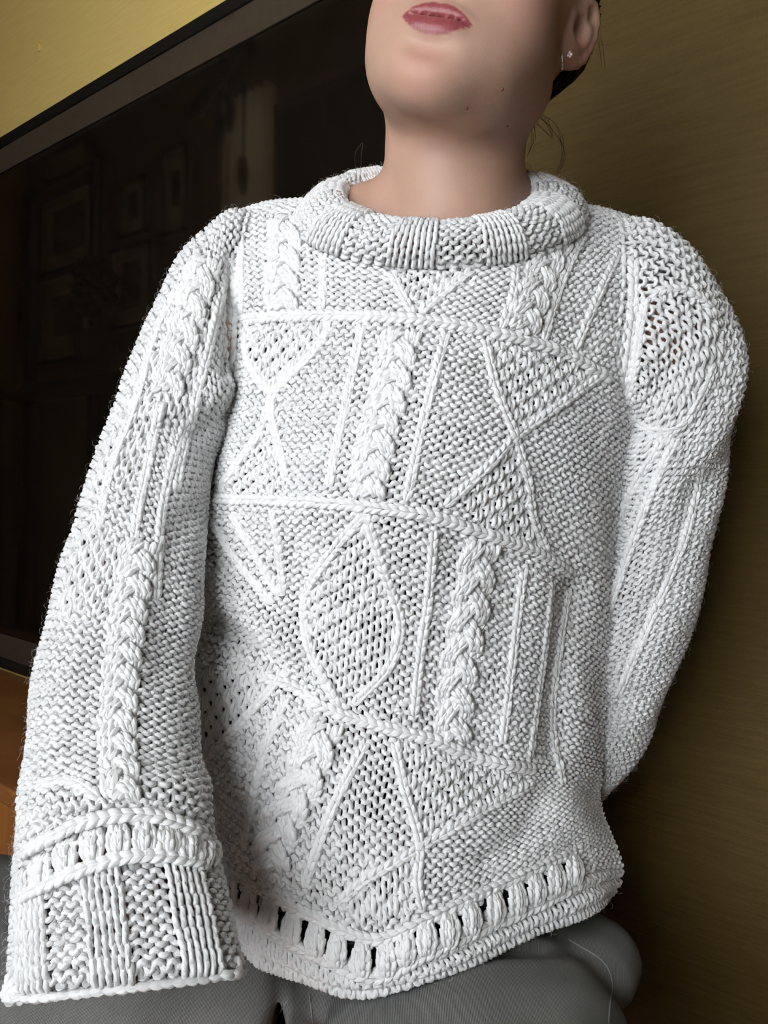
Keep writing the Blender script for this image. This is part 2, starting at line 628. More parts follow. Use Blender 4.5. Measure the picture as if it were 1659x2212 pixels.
# ------------------------------------------------------------------ television
tv_s1 = tv_edge - 0.002
_, tv_top = wall_pt(0, 336)
_, tv_bot = wall_pt(0, 1422)
tv_s0 = tv_s1 - 2.34
tv = empty('television', room((tv_s0 + tv_s1) / 2, D - 0.03, tv_bot))
tag(tv, 'very large black glossy television with thin frame on the ochre wall', 'television')
bz, fz = 0.026, 0.058


def border(name, s0, s1, z0, z1, wd, n0, n1, mat, bev):
    for (a, b_, c, d_) in ((s0, s1, z1 - wd, z1), (s0, s1, z0, z0 + wd), (s0, s0 + wd, z0 + wd, z1 - wd), (s1 - wd, s1, z0 + wd, z1 - wd)):
        inroom(rbox(name, a, b_, n0, n1, c, d_, mat, bevel=bev), tv)


inroom(rbox('back_case', tv_s0 + .02, tv_s1 - .02, tn + .0125, D - 0.013, tv_bot + .02, tv_top - .02, M['black']), tv)
inroom(rbox('screen', tv_s0 + bz, tv_s1 - bz, tn + 0.004, tn + 0.011, tv_bot + bz, tv_top - bz, M['screen']), tv)
border('bezel', tv_s0, tv_s1, tv_bot, tv_top, bz, tn - 0.004, tn + 0.026, M['bezel'], 0.003)
border('edge_strip', tv_s0 + bz, tv_s1 - bz, tv_bot + bz, tv_top - bz, fz, tn + 0.001, tn + 0.0035, M['frame'], 0)  # matte brown strip laid over the glass edge inside the bezel

# ------------------------------------------------------------------ sideboard under the television
sb_n0 = D - 0.36
sb_top = wall_pt(0, 1695, sb_n0)[1]
sb = empty('sideboard', room(-2.0, D - 0.18, 0))
tag(sb, 'low orange wooden sideboard along the wall under the television', 'sideboard')
sb_s0, sb_s1 = -3.3, -0.78
inroom(rbox('top', sb_s0, sb_s1, sb_n0, D - 0.004, sb_top - 0.03, sb_top, M['woodtop'], bevel=0.004), sb)
inroom(rbox('body', sb_s0 + .01, sb_s1 - .01, sb_n0 + 0.03, D - 0.006, 0.08, sb_top - 0.0305, M['wood']), sb)
k = 5
for i in range(k):
    a = sb_s0 + .02 + i * (sb_s1 - sb_s0 - .04) / k
    b_ = a + (sb_s1 - sb_s0 - .04) / k - 0.006
    dr = rbox('door', a, b_, sb_n0 + 0.008, sb_n0 + 0.0295, 0.09, sb_top - 0.034, M['wood'], bevel=0.003)
    inroom(dr, sb)
    kb = rbox('knob', b_ - .05, b_ - .03, sb_n0 - 0.012, sb_n0 + 0.0075, 0.30, 0.32, M['darkwood'], bevel=0.004)
    kb.parent = dr
for a in (sb_s0 + .06, sb_s1 - .10):
    for n_ in (sb_n0 + .05, D - .09):
        inroom(rbox('leg', a, a + .04, n_, n_ + .04, 0.0, 0.0795, M['darkwood']), sb)

# ------------------------------------------------------------------ what the screen mirrors: the wall behind the camera, far left
def picture(name, x0, x1, y0, y1, border, label, pr='print'):
    """framed picture on the wall behind the camera; pixel box of its mirror image"""
    ym, xm = (y0 + y1) / 2, (x0 + x1) / 2
    s0, _ = mir(x0, ym)
    s1, _ = mir(x1, ym)
    _, z1 = mir(xm, y0)
    _, z0 = mir(xm, y1)
    root = empty(name, room((s0 + s1) / 2, -D2, z0))
    tag(root, label, 'picture', 'framed pictures on the wall behind the camera')
    fr = 0.025
    for (a, b_, c, d_) in ((s0 - fr, s1 + fr, z1, z1 + fr), (s0 - fr, s1 + fr, z0 - fr, z0), (s0 - fr, s0, z0, z1), (s1, s1 + fr, z0, z1)):
        inroom(rbox('frame', a, b_, -D2 + 0.001, -D2 + 0.03, c, d_, M['darkwood']), root)
    inroom(rbox('mat', s0, s1, -D2 + 0.001, -D2 + 0.014, z0, z1, M['mat']), root)
    b0, b1 = border
    inroom(rbox('print', s0 + (s1 - s0) * b0, s1 - (s1 - s0) * b0, -D2 + 0.0145, -D2 + 0.017, z0 + (z1 - z0) * b1, z1 - (z1 - z0) * b1 * .8, M[pr]), root)
    return root


picture('framed_picture', 94, 212, 595, 772, (0.22, 0.27), 'cream matted picture reflected low in the screen at far left')
picture('framed_picture', 96, 214, 420, 575, (0.2, 0.2), 'wide cream picture reflected directly above the low one')
picture('framed_picture', 108, 196, 330, 375, (0.5, 0.5), 'narrow pale panel reflected highest at the screen left')
picture('framed_picture', 250, 330, 540, 700, (0.25, 0.2), 'cream picture reflected behind the dark round plant')
picture('framed_picture', 268, 318, 395, 505, (0.28, 0.25), 'small portrait picture reflected right of the door post')
picture('framed_picture', 362, 408, 330, 500, (0.3, 0.3), 'tall slim pale picture reflected beside the dark cupboard')


def post(x0, x1, name='door_post', lab=None, z1=None, mat='darkwood', dep=0.08):
    s0, _ = mir(x0, 600)
    s1, _ = mir(x1, 600)
    o = rbox(name, s0, s1, -D2 + 0.001, -D2 + dep, 0, z1 or CEIL - 0.25, M[mat])
    tag(o, lab, kind='structure')


s0, _ = mir(-60, 600)
s1, _ = mir(236, 600)
wp = rbox('wall_pale_board', s0, s1, -D2 + 0.001, -D2 + 0.012, 0, mir(60, 850)[1], M['mat'])  # pale board added so the lower left of the screen reflects lighter
tag(wp, 'pale board added to lighten the screen reflection at lower left', kind='structure')
post(66, 88, 'trim_1', 'dark wooden door post reflected at the far left of the screen')
post(217, 226, 'trim_2', 'slim dark post reflected right of the pictures')
post(231, 240, 'trim_3', 'second slim post reflected beside the first', mat='darkwood', dep=0.06)
# dark tall cupboard
s0, _ = mir(606, 300)
s1, _ = mir(990, 300)
cb = empty('dark_cupboard', room((s0 + s1) / 2, -D2 + .2, 0))
tag(cb, 'tall dark brown cupboard reflected in the screen beside the curtain', 'cupboard')
inroom(rbox('body', s0, s1, -D2 + 0.001, -D2 + 0.045, 0, 2.9, M['darkwood']), cb)
for i in range(3):
    a = s0 + .02 + i * (s1 - s0 - .04) / 3
    inroom(rbox('door', a, a + (s1 - s0 - .04) / 3 - .015, -D2 + 0.0455, -D2 + 0.062, .1, 2.85, M['black'], bevel=.004), cb)
# narrow window with a pleated pale curtain
w2 = empty('window_2', room((CUR[0] + CUR[1]) / 2, -D2 - 0.07, 0.7))
tag(w2, 'narrow window behind the curtain reflected in the screen', kind='structure')
inroom(rbox('window_pane', CUR[0] + .03, CUR[1] - .03, -D2 - 0.083, -D2 - 0.079, 0.7, 3.0, M['glass']), w2)
for z in (1.3, 1.9, 2.5):
    inroom(rbox('glazing_bar', CUR[0] + .03, CUR[1] - .03, -D2 - 0.075, -D2 - 0.045, z, z + .035, M['darkwood']), w2)
s0, s1 = CUR
cu = empty('curtain', room((s0 + s1) / 2, -D2 + .05, 0.6))
tag(cu, 'pale pleated curtain reflected in the middle of the screen', 'curtain')
npl = 6
for i in range(npl):
    a = s0 + i * (s1 - s0) / npl
    wd = (s1 - s0) / npl
    th = np.linspace(0, np.pi, 9)
    V, Fq = [], []
    for z in (0.55, 3.02):
        for t in th:
            V.append(room(a + wd * (0.5 - 0.47 * math.cos(t)), -D2 + 0.01 + 0.06 * math.sin(t), z))
    for j in range(8):
        Fq.append([j, j + 1, 9 + j + 1, 9 + j])
    o = mesh_obj('pleat', V, np.array(Fq), M['curtain'])
    inroom(o, cu)
s0, z0 = mir(488, 275)
s1, z1 = mir(604, 108)
b = Bag()
b.tube(np.array([room(s0 + (s1 - s0) * t, -D2 + 0.19, z0 + (z1 - z0) * t) for t in np.linspace(0, 1, 8)]), 0.035, np.broadcast_to(-N, (8, 3)), 8)
o = b.build('wooden_pole', M['black'])
tag(o, 'dark pole leaning across the reflected curtain', 'pole')
for (px, py, lab) in ((536, 262, 'upper dark tassel hanging by the reflected curtain'), (515, 298, 'lower dark tassel hanging by the reflected curtain'),
                      (564, 395, 'dark tassel low on the reflected curtain')):
    s_, z_ = mir(px, py)
    rt = empty('tassel', room(s_, -D2 + 0.12, z_))
    tag(rt, lab, 'tassel', 'dark tassels over the curtain')
    bl = blob('bulb', room(s_, -D2 + 0.12, z_), (0.045, 0.03, 0.10), M['black'], None, seed=5)
    inroom(bl, rt)
    b = Bag()
    b.tube(np.array([room(s_, -D2 + 0.12, z_ + t) for t in np.linspace(0.09, 0.45, 5)]), 0.008, np.broadcast_to(-N, (5, 3)), 6)
    inroom(b.build('cord', M['black']), rt)
# round dark plant on a small console
s_, z_ = mir(288, 640)
pl = empty('potted_plant', room(s_, -D2 + 0.22, z_ - 0.55))
tag(pl, 'dark round bushy plant reflected in front of the matted picture', 'plant')
b = Bag()
rr = np.random.default_rng(2)
for i in range(160):
    d = rr.normal(size=3)
    d /= np.linalg.norm(d)
    c0 = room(s_, -D2 + 0.25, z_) + d * np.array([.05, .05, .06])
    c1 = room(s_, -D2 + 0.25, z_) + d * np.array([.15, .15, .2])
    tt = np.linspace(0, 1, 5)[:, None]
    b.tube(c0 + (c1 - c0) * tt, np.array([.004, .02, .026, .018, .002]), np.broadcast_to(np.cross(d, [0.3, 0.2, 1]), (5, 3)), 5)
inroom(b.build('foliage', M['plant'], kind='stuff'), pl)
b = Bag()
zz = np.linspace(z_ - 0.55, z_ - 0.22, 7)
b.tube(np.array([room(s_, -D2 + 0.25, z) for z in zz]), np.array([.0, .09, .10, .11, .12, .125, .0]), np.broadcast_to(-N, (7, 3)), 16)
inroom(b.build('pot', M['darkwood']), pl)
sa, za = mir(95, 790)
sb2, _ = mir(440, 790)
cs = empty('console_table', room((sa + sb2) / 2, -D2 + .2, 0))
tag(cs, 'long brown console table reflected under the pictures', 'table')
zt = z_ - 0.552
inroom(rbox('top', sa, sb2, -D2 + 0.085, -D2 + 0.42, zt - 0.04, zt, M['darkwood'], bevel=.004), cs)
for a in (sa + .03, sb2 - .09):
    for n_ in (-D2 + .09, -D2 + .34):
        inroom(rbox('leg', a, a + .06, n_, n_ + .06, 0, zt - 0.0405, M['darkwood']), cs)

# ------------------------------------------------------------------ stool under the sitter
seat_z = 0.548
st = empty('wooden_bench', (0.0, 0.62, 0))
tag(st, 'orange brown wooden bench showing between the jeans legs', 'bench')
o = mesh_obj('seat', [(x, y, z) for z in (seat_z - .035, seat_z) for (x, y) in ((-.24, .42), (.16, .42), (.16, .80), (-.24, .80))], BOXF, M['wood'], smooth=False)
o.modifiers.new('bevel', 'BEVEL').width = .008
inroom(o, st)
for x in (-.21, .09):
    for y in (.45, .72):
        inroom(mesh_obj('leg', [(x + a, y + b_, z) for z in (0, seat_z - .0355) for (a, b_) in ((0, 0), (.04, 0), (.04, .04), (0, .04))], BOXF, M['wood'], smooth=False), st)
# ================================================================== the sitter
person = empty('person', (0.05, 0.68, 0.485))
tag(person, 'person seated in a white cable knit sweater and grey jeans, face cropped above the lips', 'person')
sweater = empty('sweater')
sweater['label'] = 'white chunky hand knit sweater with cables and diamonds'


def under(o, par):
    """make o a part of par without moving it"""
    pw = Matrix.Identity(4)
    q = par
    chain = []
    while q is not None:
        chain.append(q)
        q = q.parent
    for q in reversed(chain):
        pw = pw @ q.matrix_parent_inverse @ q.matrix_basis
    o.parent = par
    o.matrix_parent_inverse = pw.inverted()


under(sweater, person)


# ------------------------------------------------------------------ surfaces
class Surf:
    """smooth surface through a net of points, stretched to even spacing; u across, v down"""
    def __init__(s, net, du, dv, gu=220, gv=320, flip=False, closed=False):
        net = np.asarray(net, float)            # rows, cols, 3
        R, Cn = net.shape[:2]
        if closed:
            net = np.concatenate([net[:, -2:-1], net, net[:, 1:2]], 1) if np.allclose(net[:, 0], net[:, -1]) else net
        off = 1 if closed else 0
        tv = np.linspace(0, R - 1, 300)
        tu = np.linspace(off, net.shape[1] - 1 - off, 300)

        def ev(tv, tu):
            a = crom(net, tv)                                   # (nv, cols, 3)
            b = crom(np.swapaxes(a, 0, 1), tu)                  # (nu, nv, 3)
            return np.swapaxes(b, 0, 1)
        G = ev(tv, tu)
        lv = np.linalg.norm(np.diff(G, axis=0), axis=2).mean(1)
        lu = np.linalg.norm(np.diff(G, axis=1), axis=2).mean(0)
        cv = np.concatenate([[0], np.cumsum(lv)])
        cu = np.concatenate([[0], np.cumsum(lu)])
        s.LV, s.LU = cv[-1], cu[-1]
        s.NV, s.NU = max(2, int(round(cv[-1] / dv))), max(2, int(round(cu[-1] / du)))
        s.gv, s.gu = gv, gu
        s.closed = closed
        s.tv = np.interp(np.linspace(0, cv[-1], gv + 1), cv, tv)
        s.tu = np.interp(np.linspace(0, cu[-1], gu + 1), cu, tu)
        s.P = ev(s.tv, s.tu)
        s.relief = np.zeros((gv + 1, gu + 1))
        s.flip = flip
        s.normals()

    def normals(s):
        dv = np.gradient(s.P, axis=0)
        du = np.gradient(s.P, axis=1)
        if s.closed:
            du[:, 0] = du[:, -1] = s.P[:, 1] - s.P[:, -2]
        n = np.cross(dv, du)
        if s.flip:
            n = -n
        s.Nm = n / (np.linalg.norm(n, axis=2)[..., None] + 1e-12)
        s.px, s.py, s.Y = project(s.P)
        s.facing = ((CAM - s.P) * s.Nm).sum(2) > 0

    def push(s, h):
        """move the surface along its normals by the height field h"""
        s.P = s.P + h[..., None] * s.Nm
        s.normals()

    def dent(s, pts, amp, wid):
        """a fold along a line: raise (amp > 0) or sink the cloth around it"""
        h = np.full(s.px.shape, 1e9)
        for x, y in path(pts, 10):
            h = np.minimum(h, (s.px - x) ** 2 + (s.py - y) ** 2)
        s.push(np.where(s.facing, amp * np.exp(-h / wid ** 2), 0.0))

    def at(s, u, v):
        """u, v in 0..1 -> point, normal (bilinear)"""
        x = np.clip(u, 0, 1) * s.gu
        y = np.clip(v, 0, 1) * s.gv
        i = np.minimum(x.astype(int), s.gu - 1)
        j = np.minimum(y.astype(int), s.gv - 1)
        fx, fy = (x - i)[..., None], (y - j)[..., None]

        def g(A):
            return (A[j, i] * (1 - fx) + A[j, i + 1] * fx) * (1 - fy) + (A[j + 1, i] * (1 - fx) + A[j + 1, i + 1] * fx) * fy
        n = g(s.Nm)
        return g(s.P), n / (np.linalg.norm(n, axis=-1)[..., None] + 1e-12)

    def find(s, q):
        """photo pixels (n,2) -> u, v on the surface side towards the camera"""
        q = np.asarray(q, float)
        X = np.where(s.facing, s.px, 1e5)
        Yp = s.py
        out = np.zeros((len(q), 2))
        for k, (x, y) in enumerate(q):
            d = (X - x) ** 2 + (Yp - y) ** 2
            j, i = np.unravel_index(np.argmin(d), d.shape)
            i = min(max(i, 1), s.gu - 1)
            j = min(max(j, 1), s.gv - 1)
            J = np.array([[s.px[j, i + 1] - s.px[j, i - 1], s.px[j + 1, i] - s.px[j - 1, i]],
                          [s.py[j, i + 1] - s.py[j, i - 1], s.py[j + 1, i] - s.py[j - 1, i]]]) / 2
            r = np.array([x - s.px[j, i], y - s.py[j, i]])
            try:
                dl = np.clip(np.linalg.solve(J, r), -1, 1)
            except np.linalg.LinAlgError:
                dl = np.zeros(2)
            out[k] = ((i + dl[0]) / s.gu, (j + dl[1]) / s.gv)
        return out

    def sheet(s, name, mat, parent, off=0.0, step=4, mask=None, **kw):
        P = (s.P + off * s.Nm)[::step, ::step]
        r, c = P.shape[:2]
        i = np.arange(r - 1)[:, None] * c
        j = np.arange(c - 1)[None]
        Fq = np.stack([i + j, i + c + j, i + c + j + 1, i + j + 1], -1)
        if s.flip:
            Fq = Fq[..., ::-1]
        if mask is not None:
            mk = mask[::step, ::step]
            Fq = Fq[mk[:-1, :-1] & mk[1:, 1:]]
        Fq = Fq.reshape(-1, 4)
        o = mesh_obj(name, P.reshape(-1, 3), Fq, mat, None, **kw)
        under(o, parent)
        return o


def in_poly(px, py, poly):
    poly = np.asarray(poly, float)
    x0, y0 = poly[:, 0], poly[:, 1]
    x1, y1 = np.roll(x0, -1), np.roll(y0, -1)
    ins = np.zeros(px.shape, bool)
    for a, b_, c, d_ in zip(x0, y0, x1, y1):
        if b_ == d_:
            continue
        hit = ((b_ > py) != (d_ > py)) & (px < (c - a) * (py - b_) / (d_ - b_) + a)
        ins ^= hit
    return ins


def knit(name, s, parent, sign, mask=None, lift=None, SEG=16, SIDES=6, rad=0.00198, dep=0.0018, a=0.13, h=0.78, seed=1, label=None, grow=None):
    """the fabric: one looped yarn per row; sign +1 purl bump, -1 knit V; mask False leaves a stitch out"""
    r = np.random.default_rng(seed)
    NU, NV = s.NU, s.NV
    m = NU * SEG + 1
    t = np.linspace(0, NU, m)
    th = 2 * np.pi * t
    cell = np.minimum(t.astype(int), NU - 1)
    bag = Bag()
    sg = np.asarray(sign, float)
    off = 0.5 * r.normal(size=NV) * 0.05
    fr = t - cell
    for j in range(NV):
        row = sg[j]
        nxt = row[np.minimum(cell + 1, NU - 1)]
        prv = row[np.maximum(cell - 1, 0)]
        cur = row[cell]
        w = np.clip((0.12 - fr) / 0.24, 0, 0.5)
        w2 = np.clip((fr - 0.88) / 0.24, 0, 0.5)
        S = cur * (1 - w - w2) + prv * w + nxt * w2
        jit = r.normal(size=NU + 1)
        jit2 = r.normal(size=NU + 1)
        jx = np.interp(t, np.arange(NU + 1), jit) * 0.06
        jy = np.interp(t, np.arange(NU + 1), jit2) * 0.07
        u = (t + a * np.sin(2 * th) + jx) / NU
        v = (j + 0.5 + h * np.cos(th) + jy + off[j]) / NV
        if s.closed:
            u = np.clip(u, 0, 1)
        z = S * dep * np.cos(2 * th)
        P, Nn = s.at(u, v)
        if lift is not None:
            z = z + lift[j][cell]
        P = P + z[:, None] * Nn
        R = rad * (1 + 0.10 * np.interp(t, np.arange(NU + 1), r.normal(size=NU + 1)))
        if grow is not None:
            R = R * grow
        V, Fq, A = tube_arrays(P, R, Nn, SIDES)
        A[:, 0] += r.random() * 0.01
        if mask is not None:
            ok = mask[j][cell[:-1]]
            if not ok.any():
                continue
            Fq = Fq.reshape(m - 1, SIDES, 4)[ok].reshape(-1, 4)
            used = np.unique(Fq)
            remap = np.zeros(len(V), int)
            remap[used] = np.arange(len(used))
            V, A, Fq = V[used], A[used], remap[Fq]
        bag.add(V, Fq, A)
    o = bag.build(name, M['yarn'], None, kind='stuff')
    if label:
        o['label'] = label
    under(o, parent)
    return o


def cells(s):
    """pixel position of every stitch centre"""
    u = (np.arange(s.NU) + 0.5) / s.NU
    v = (np.arange(s.NV) + 0.5) / s.NV
    U, V = np.meshgrid(u, v)
    P, Nn = s.at(U, V)
    x, y, _ = project(P.reshape(-1, 3))
    f = (((CAM - P) * Nn).sum(2) > 0)
    return x.reshape(U.shape), y.reshape(U.shape), f, U, V


def moss(NV, NU):
    j, i = np.indices((NV, NU))
    return np.where((i + j) % 2 == 0, 1.0, -1.0)


def leaf(bag, p0, p1, nrm, rad, arch, segs=5, sides=6, phase=0.0):
    """one leg of a knitted V: a plump strand between two points, arched along the normal"""
    t = np.linspace(0, 1, segs)
    P = p0 + (p1 - p0) * t[:, None] + nrm * (arch * np.sin(np.pi * t))[:, None]
    R = rad * (0.35 + 0.65 * np.sin(np.pi * (0.08 + 0.84 * t)) ** 0.6)
    V, Fq, A = tube_arrays(P, R, np.broadcast_to(nrm, P.shape), sides)
    A[:, 0] += phase
    bag.add(V, Fq, A)


def chain_uvh(bag, s, UV, wid, hgt, step=0.0068, rad=0.0023, seed=0):
    """a column of knitted Vs along a path on a surface; UV (n,2), hgt (n,) height above the surface"""
    r = np.random.default_rng(seed)
    P, Nn = s.at(UV[:, 0], UV[:, 1])
    P = P + np.asarray(hgt)[:, None] * Nn
    d = np.concatenate([[0], np.cumsum(np.linalg.norm(np.diff(P, axis=0), axis=1))])
    n = max(2, int(d[-1] / step))
    for i in range(n):
        c = (i + 0.5) * step + r.normal() * step * 0.05
        def q(x):
            x = np.clip(x, 0, d[-1])
            return np.array([np.interp(x, d, P[:, k]) for k in range(3)])
        pc = q(c)
        tg = q(c + step * .7) - q(c - step * .7)
        tg /= np.linalg.norm(tg) + 1e-12
        nn = np.array([np.interp(np.clip(c, 0, d[-1]), d, Nn[:, k]) for k in range(3)])
        nn /= np.linalg.norm(nn)
        sd = np.cross(nn, tg)
        sd /= np.linalg.norm(sd) + 1e-12
        for sgn in (-1, 1):
            k = 1 + 0.12 * r.normal()
            p0 = pc + sd * sgn * wid * 0.62 - tg * step * 0.72 - nn * 0.0006
            p1 = pc + sd * sgn * wid * 0.12 + tg * step * 0.72 + nn * 0.0002
            leaf(bag, p0, p1, nn, rad * k, 0.0014, phase=r.random() * .01)


def rope(name, s, pts, wid=0.0045, hgt=0.0011, rad=0.0024, step=0.0066, parent=None, label=None, double=False, seed=0):
    q = path(pts, 7)
    uv = s.find(q)
    k = np.ones(5) / 5
    for c in (0, 1):
        pad = np.concatenate([[uv[0, c]] * 2, uv[:, c], [uv[-1, c]] * 2])
        uv[:, c] = np.convolve(pad, k, 'valid')
    bag = Bag()
    e = np.linspace(0, 1, len(uv))
    hh = hgt * np.minimum(1, np.minimum(e, 1 - e) * 12 + 0.25)
    chain_uvh(bag, s, uv, wid, hh, step, rad, seed)
    o = bag.build(name, M['yarn'])
    if label:
        o['label'] = label
    under(o, parent or sweater)
    return o


def cable(name, s, pts, width_px, period_px, parent=None, hgt=0.0020, amp=0.0024, label=None, seed=0, n=3, cols=2):
    """a plait of n strands along a path, each strand cols columns of Vs wide"""
    q = path(pts, 5)
    d = np.concatenate([[0], np.cumsum(np.linalg.norm(np.diff(q, axis=0), axis=1))])
    tg = np.gradient(q, axis=0)
    tg /= np.linalg.norm(tg, axis=1)[:, None]
    sd = np.stack([-tg[:, 1], tg[:, 0]], 1)
    bag = Bag()
    for k in range(n):
        ph = 2 * np.pi * (d / period_px + k / n)
        lat = np.sin(ph)
        z = hgt + amp * np.sin(2 * ph) if n == 3 else hgt + amp * np.cos(ph)
        for c in range(cols):
            oc = (c - (cols - 1) / 2) * width_px * 0.155
            qq = q + sd * (lat * width_px * 0.30 + oc)[:, None]
            uv = s.find(qq)
            ker = np.ones(5) / 5
            for cc in (0, 1):
                pad = np.concatenate([[uv[0, cc]] * 2, uv[:, cc], [uv[-1, cc]] * 2])
                uv[:, cc] = np.convolve(pad, ker, 'valid')
            chain_uvh(bag, s, uv, 0.0040, z, 0.0066, 0.0024, seed * 31 + k * 7 + c)
    o = bag.build(name, M['yarn'])
    if label:
        o['label'] = label
    under(o, parent or sweater)
    return o


# ------------------------------------------------------------------ torso of the sweater
def net(rows):
    return np.array([[at(*p) for p in r] for r in rows])


FRONT = [
    # behind the shoulder
    [(470, 560, .735), (510, 500, .72), (640, 455, .71), (800, 440, .705), (960, 440, .705), (1120, 455, .71), (1260, 475, .715), (1400, 520, .725), (1450, 600, .74)],
    # shoulder line
    [(455, 545, .70), (505, 470, .675), (640, 440, .665), (800, 450, .64), (960, 462, .635), (1120, 468, .64), (1262, 450, .665), (1405, 498, .685), (1455, 570, .71)],
    [(466, 620, .668), (510, 570, .645), (630, 555, .625), (790, 565, .605), (950, 580, .598), (1110, 590, .605), (1255, 595, .63), (1395, 610, .66), (1440, 680, .70)],
    # first ridge
    [(474, 720, .665), (520, 690, .638), (640, 684, .612), (780, 684, .592), (930, 696, .585), (1070, 720, .592), (1210, 762, .612), (1330, 820, .645), (1390, 870, .70)],
    [(450, 900, .675), (490, 890, .645), (600, 885, .61), (735, 880, .585), (890, 890, .573), (1035, 915, .580), (1180, 955, .605), (1305, 1010, .645), (1360, 1060, .70)],
    # second ridge
    [(405, 1085, .70), (445, 1078, .655), (560, 1080, .61), (690, 1086, .583), (840, 1102, .572), (990, 1135, .580), (1130, 1182, .607), (1265, 1255, .65), (1330, 1310, .70)],
    [(395, 1240, .71), (430, 1245, .668), (540, 1262, .628), (670, 1290, .600), (820, 1318, .590), (970, 1355, .596), (1110, 1400, .618), (1245, 1460, .655), (1310, 1500, .70)],
    # third ridge
    [(385, 1390, .71), (418, 1405, .668), (525, 1445, .630), (655, 1505, .604), (800, 1565, .594), (950, 1612, .598), (1090, 1648, .617), (1222, 1668, .650), (1290, 1680, .70)],
    [(400, 1580, .70), (432, 1610, .660), (515, 1660, .615), (630, 1720, .585), (770, 1775, .573), (930, 1800, .577), (1090, 1800, .602), (1235, 1770, .640), (1300, 1750, .69)],
    # above the bobbles
    [(425, 1740, .69), (455, 1790, .650), (525, 1870, .605), (630, 1945, .572), (775, 2005, .556), (930, 1985, .560), (1090, 1915, .590), (1250, 1850, .635), (1325, 1830, .68)],
    [(430, 1820, .69), (460, 1890, .650), (530, 1965, .605), (640, 2040, .570), (785, 2085, .553), (940, 2060, .557), (1100, 1980, .590), (1268, 1900, .635), (1340, 1880, .68)],
    # hem
    [(435, 1880, .69), (470, 1985, .650), (545, 2065, .605), (660, 2120, .570), (790, 2150, .553), (950, 2110, .557), (1110, 2035, .590), (1275, 1965, .635), (1330, 1920, .68)],
    # turned under
    [(440, 1890, .70), (480, 1985, .662), (555, 2060, .618), (665, 2112, .583), (790, 2138, .566), (945, 2098, .570), (1100, 2025, .603), (1260, 1955, .648), (1310, 1910, .69)],
]
front = Surf(net(FRONT), 0.0086, 0.0071)


def surf_noise(s, amp, fu, fv, seed):
    r = np.random.default_rng(seed)
    U, V = np.meshgrid(np.linspace(0, 1, s.gu + 1), np.linspace(0, 1, s.gv + 1))
    h = np.zeros_like(U)
    for _ in range(7):
        h += np.sin(2 * np.pi * (r.normal() * fu * U + r.normal() * fv * V) + r.random() * 6.3)
    return amp * h / 2.6


front.push(surf_noise(front, 0.0022, 2.0, 3.0, 4))
for pts, amp, wid in (([(425, 1335), (520, 1375), (600, 1440), (645, 1485)], -.011, 34), ([(445, 1240), (540, 1310), (640, 1400)], .006, 36),
                      ([(640, 1180), (650, 1290), (655, 1420)], -.004, 30), ([(1235, 1270), (1205, 1450), (1195, 1620)], -.007, 30),
                      ([(1150, 1250), (1120, 1450), (1090, 1640)], .004, 40), ([(980, 1180), (960, 1380), (935, 1560)], -.003, 30),
                      ([(1180, 1700), (1130, 1800), (1050, 1860)], -.005, 36), ([(470, 1840), (600, 1960), (800, 2040), (1000, 1960), (1240, 1850)], -.003, 30),
                      ([(520, 700), (505, 800), (490, 900), (450, 1050)], -.005, 26), ([(560, 760), (540, 900), (490, 1030)], .004, 34)):
    front.dent(pts, amp, wid)

# sleeves: outer edge, inner edge, distance, flatness
def sleeve_net(secs, nang=16, twist=0.0):
    rings = []
    C = [0.5 * (at(*a, Y) + at(*b_, Y2)) for (a, b_, Y, Y2, k) in secs]
    C = np.array(C)
    T = np.gradient(C, axis=0)
    for i, (a, b_, Y, Y2, k) in enumerate(secs):
        A = 0.5 * (at(*b_, Y2) - at(*a, Y))
        t = T[i] / np.linalg.norm(T[i])
        B = np.cross(A, t)
        B *= np.linalg.norm(A) / np.linalg.norm(B) * k
        if B[1] > 0:
            B = -B
        th = np.linspace(0, 2 * np.pi, nang + 1) + np.pi * 1.5
        rings.append([C[i] + A * np.cos(q) + B * np.sin(q) for q in th])
    return np.array(rings)


LS = [
    ((545, 464), (520, 830), .672, .662, .34),
    ((500, 462), (492, 860), .672, .665, .38),
    ((445, 500), (488, 885), .668, .662, .46),
    ((385, 560), (480, 915), .662, .655, .56),
    ((340, 655), (468, 965), .655, .648, .62),
    ((290, 790), (452, 1040), .645, .640, .66),
    ((232, 945), (440, 1130), .633, .630, .70),
    ((182, 1090), (433, 1240), .620, .618, .74),
    ((135, 1250), (424, 1355), .605, .605, .76),
    ((98, 1410), (418, 1470), .592, .592, .76),
    ((68, 1580), (424, 1600), .568, .568, .74),
    ((52, 1720), (438, 1710), .543, .543, .72),
    ((48, 1815), (452, 1790), .522, .522, .70),
]
CU = [
    ((50, 1800), (450, 1775), .522, .522, .70),
    ((42, 1880), (462, 1850), .511, .511, .68),
    ((38, 1960), (482, 1925), .500, .500, .62),
    ((30, 2060), (500, 2015), .487, .487, .52),
    ((24, 2125), (514, 2072), .478, .478, .46),
    ((27, 2142), (512, 2088), .4755, .4755, .40),
    ((42, 2115), (495, 2065), .479, .479, .34),
    ((60, 2060), (480, 2010), .487, .487, .34),
]
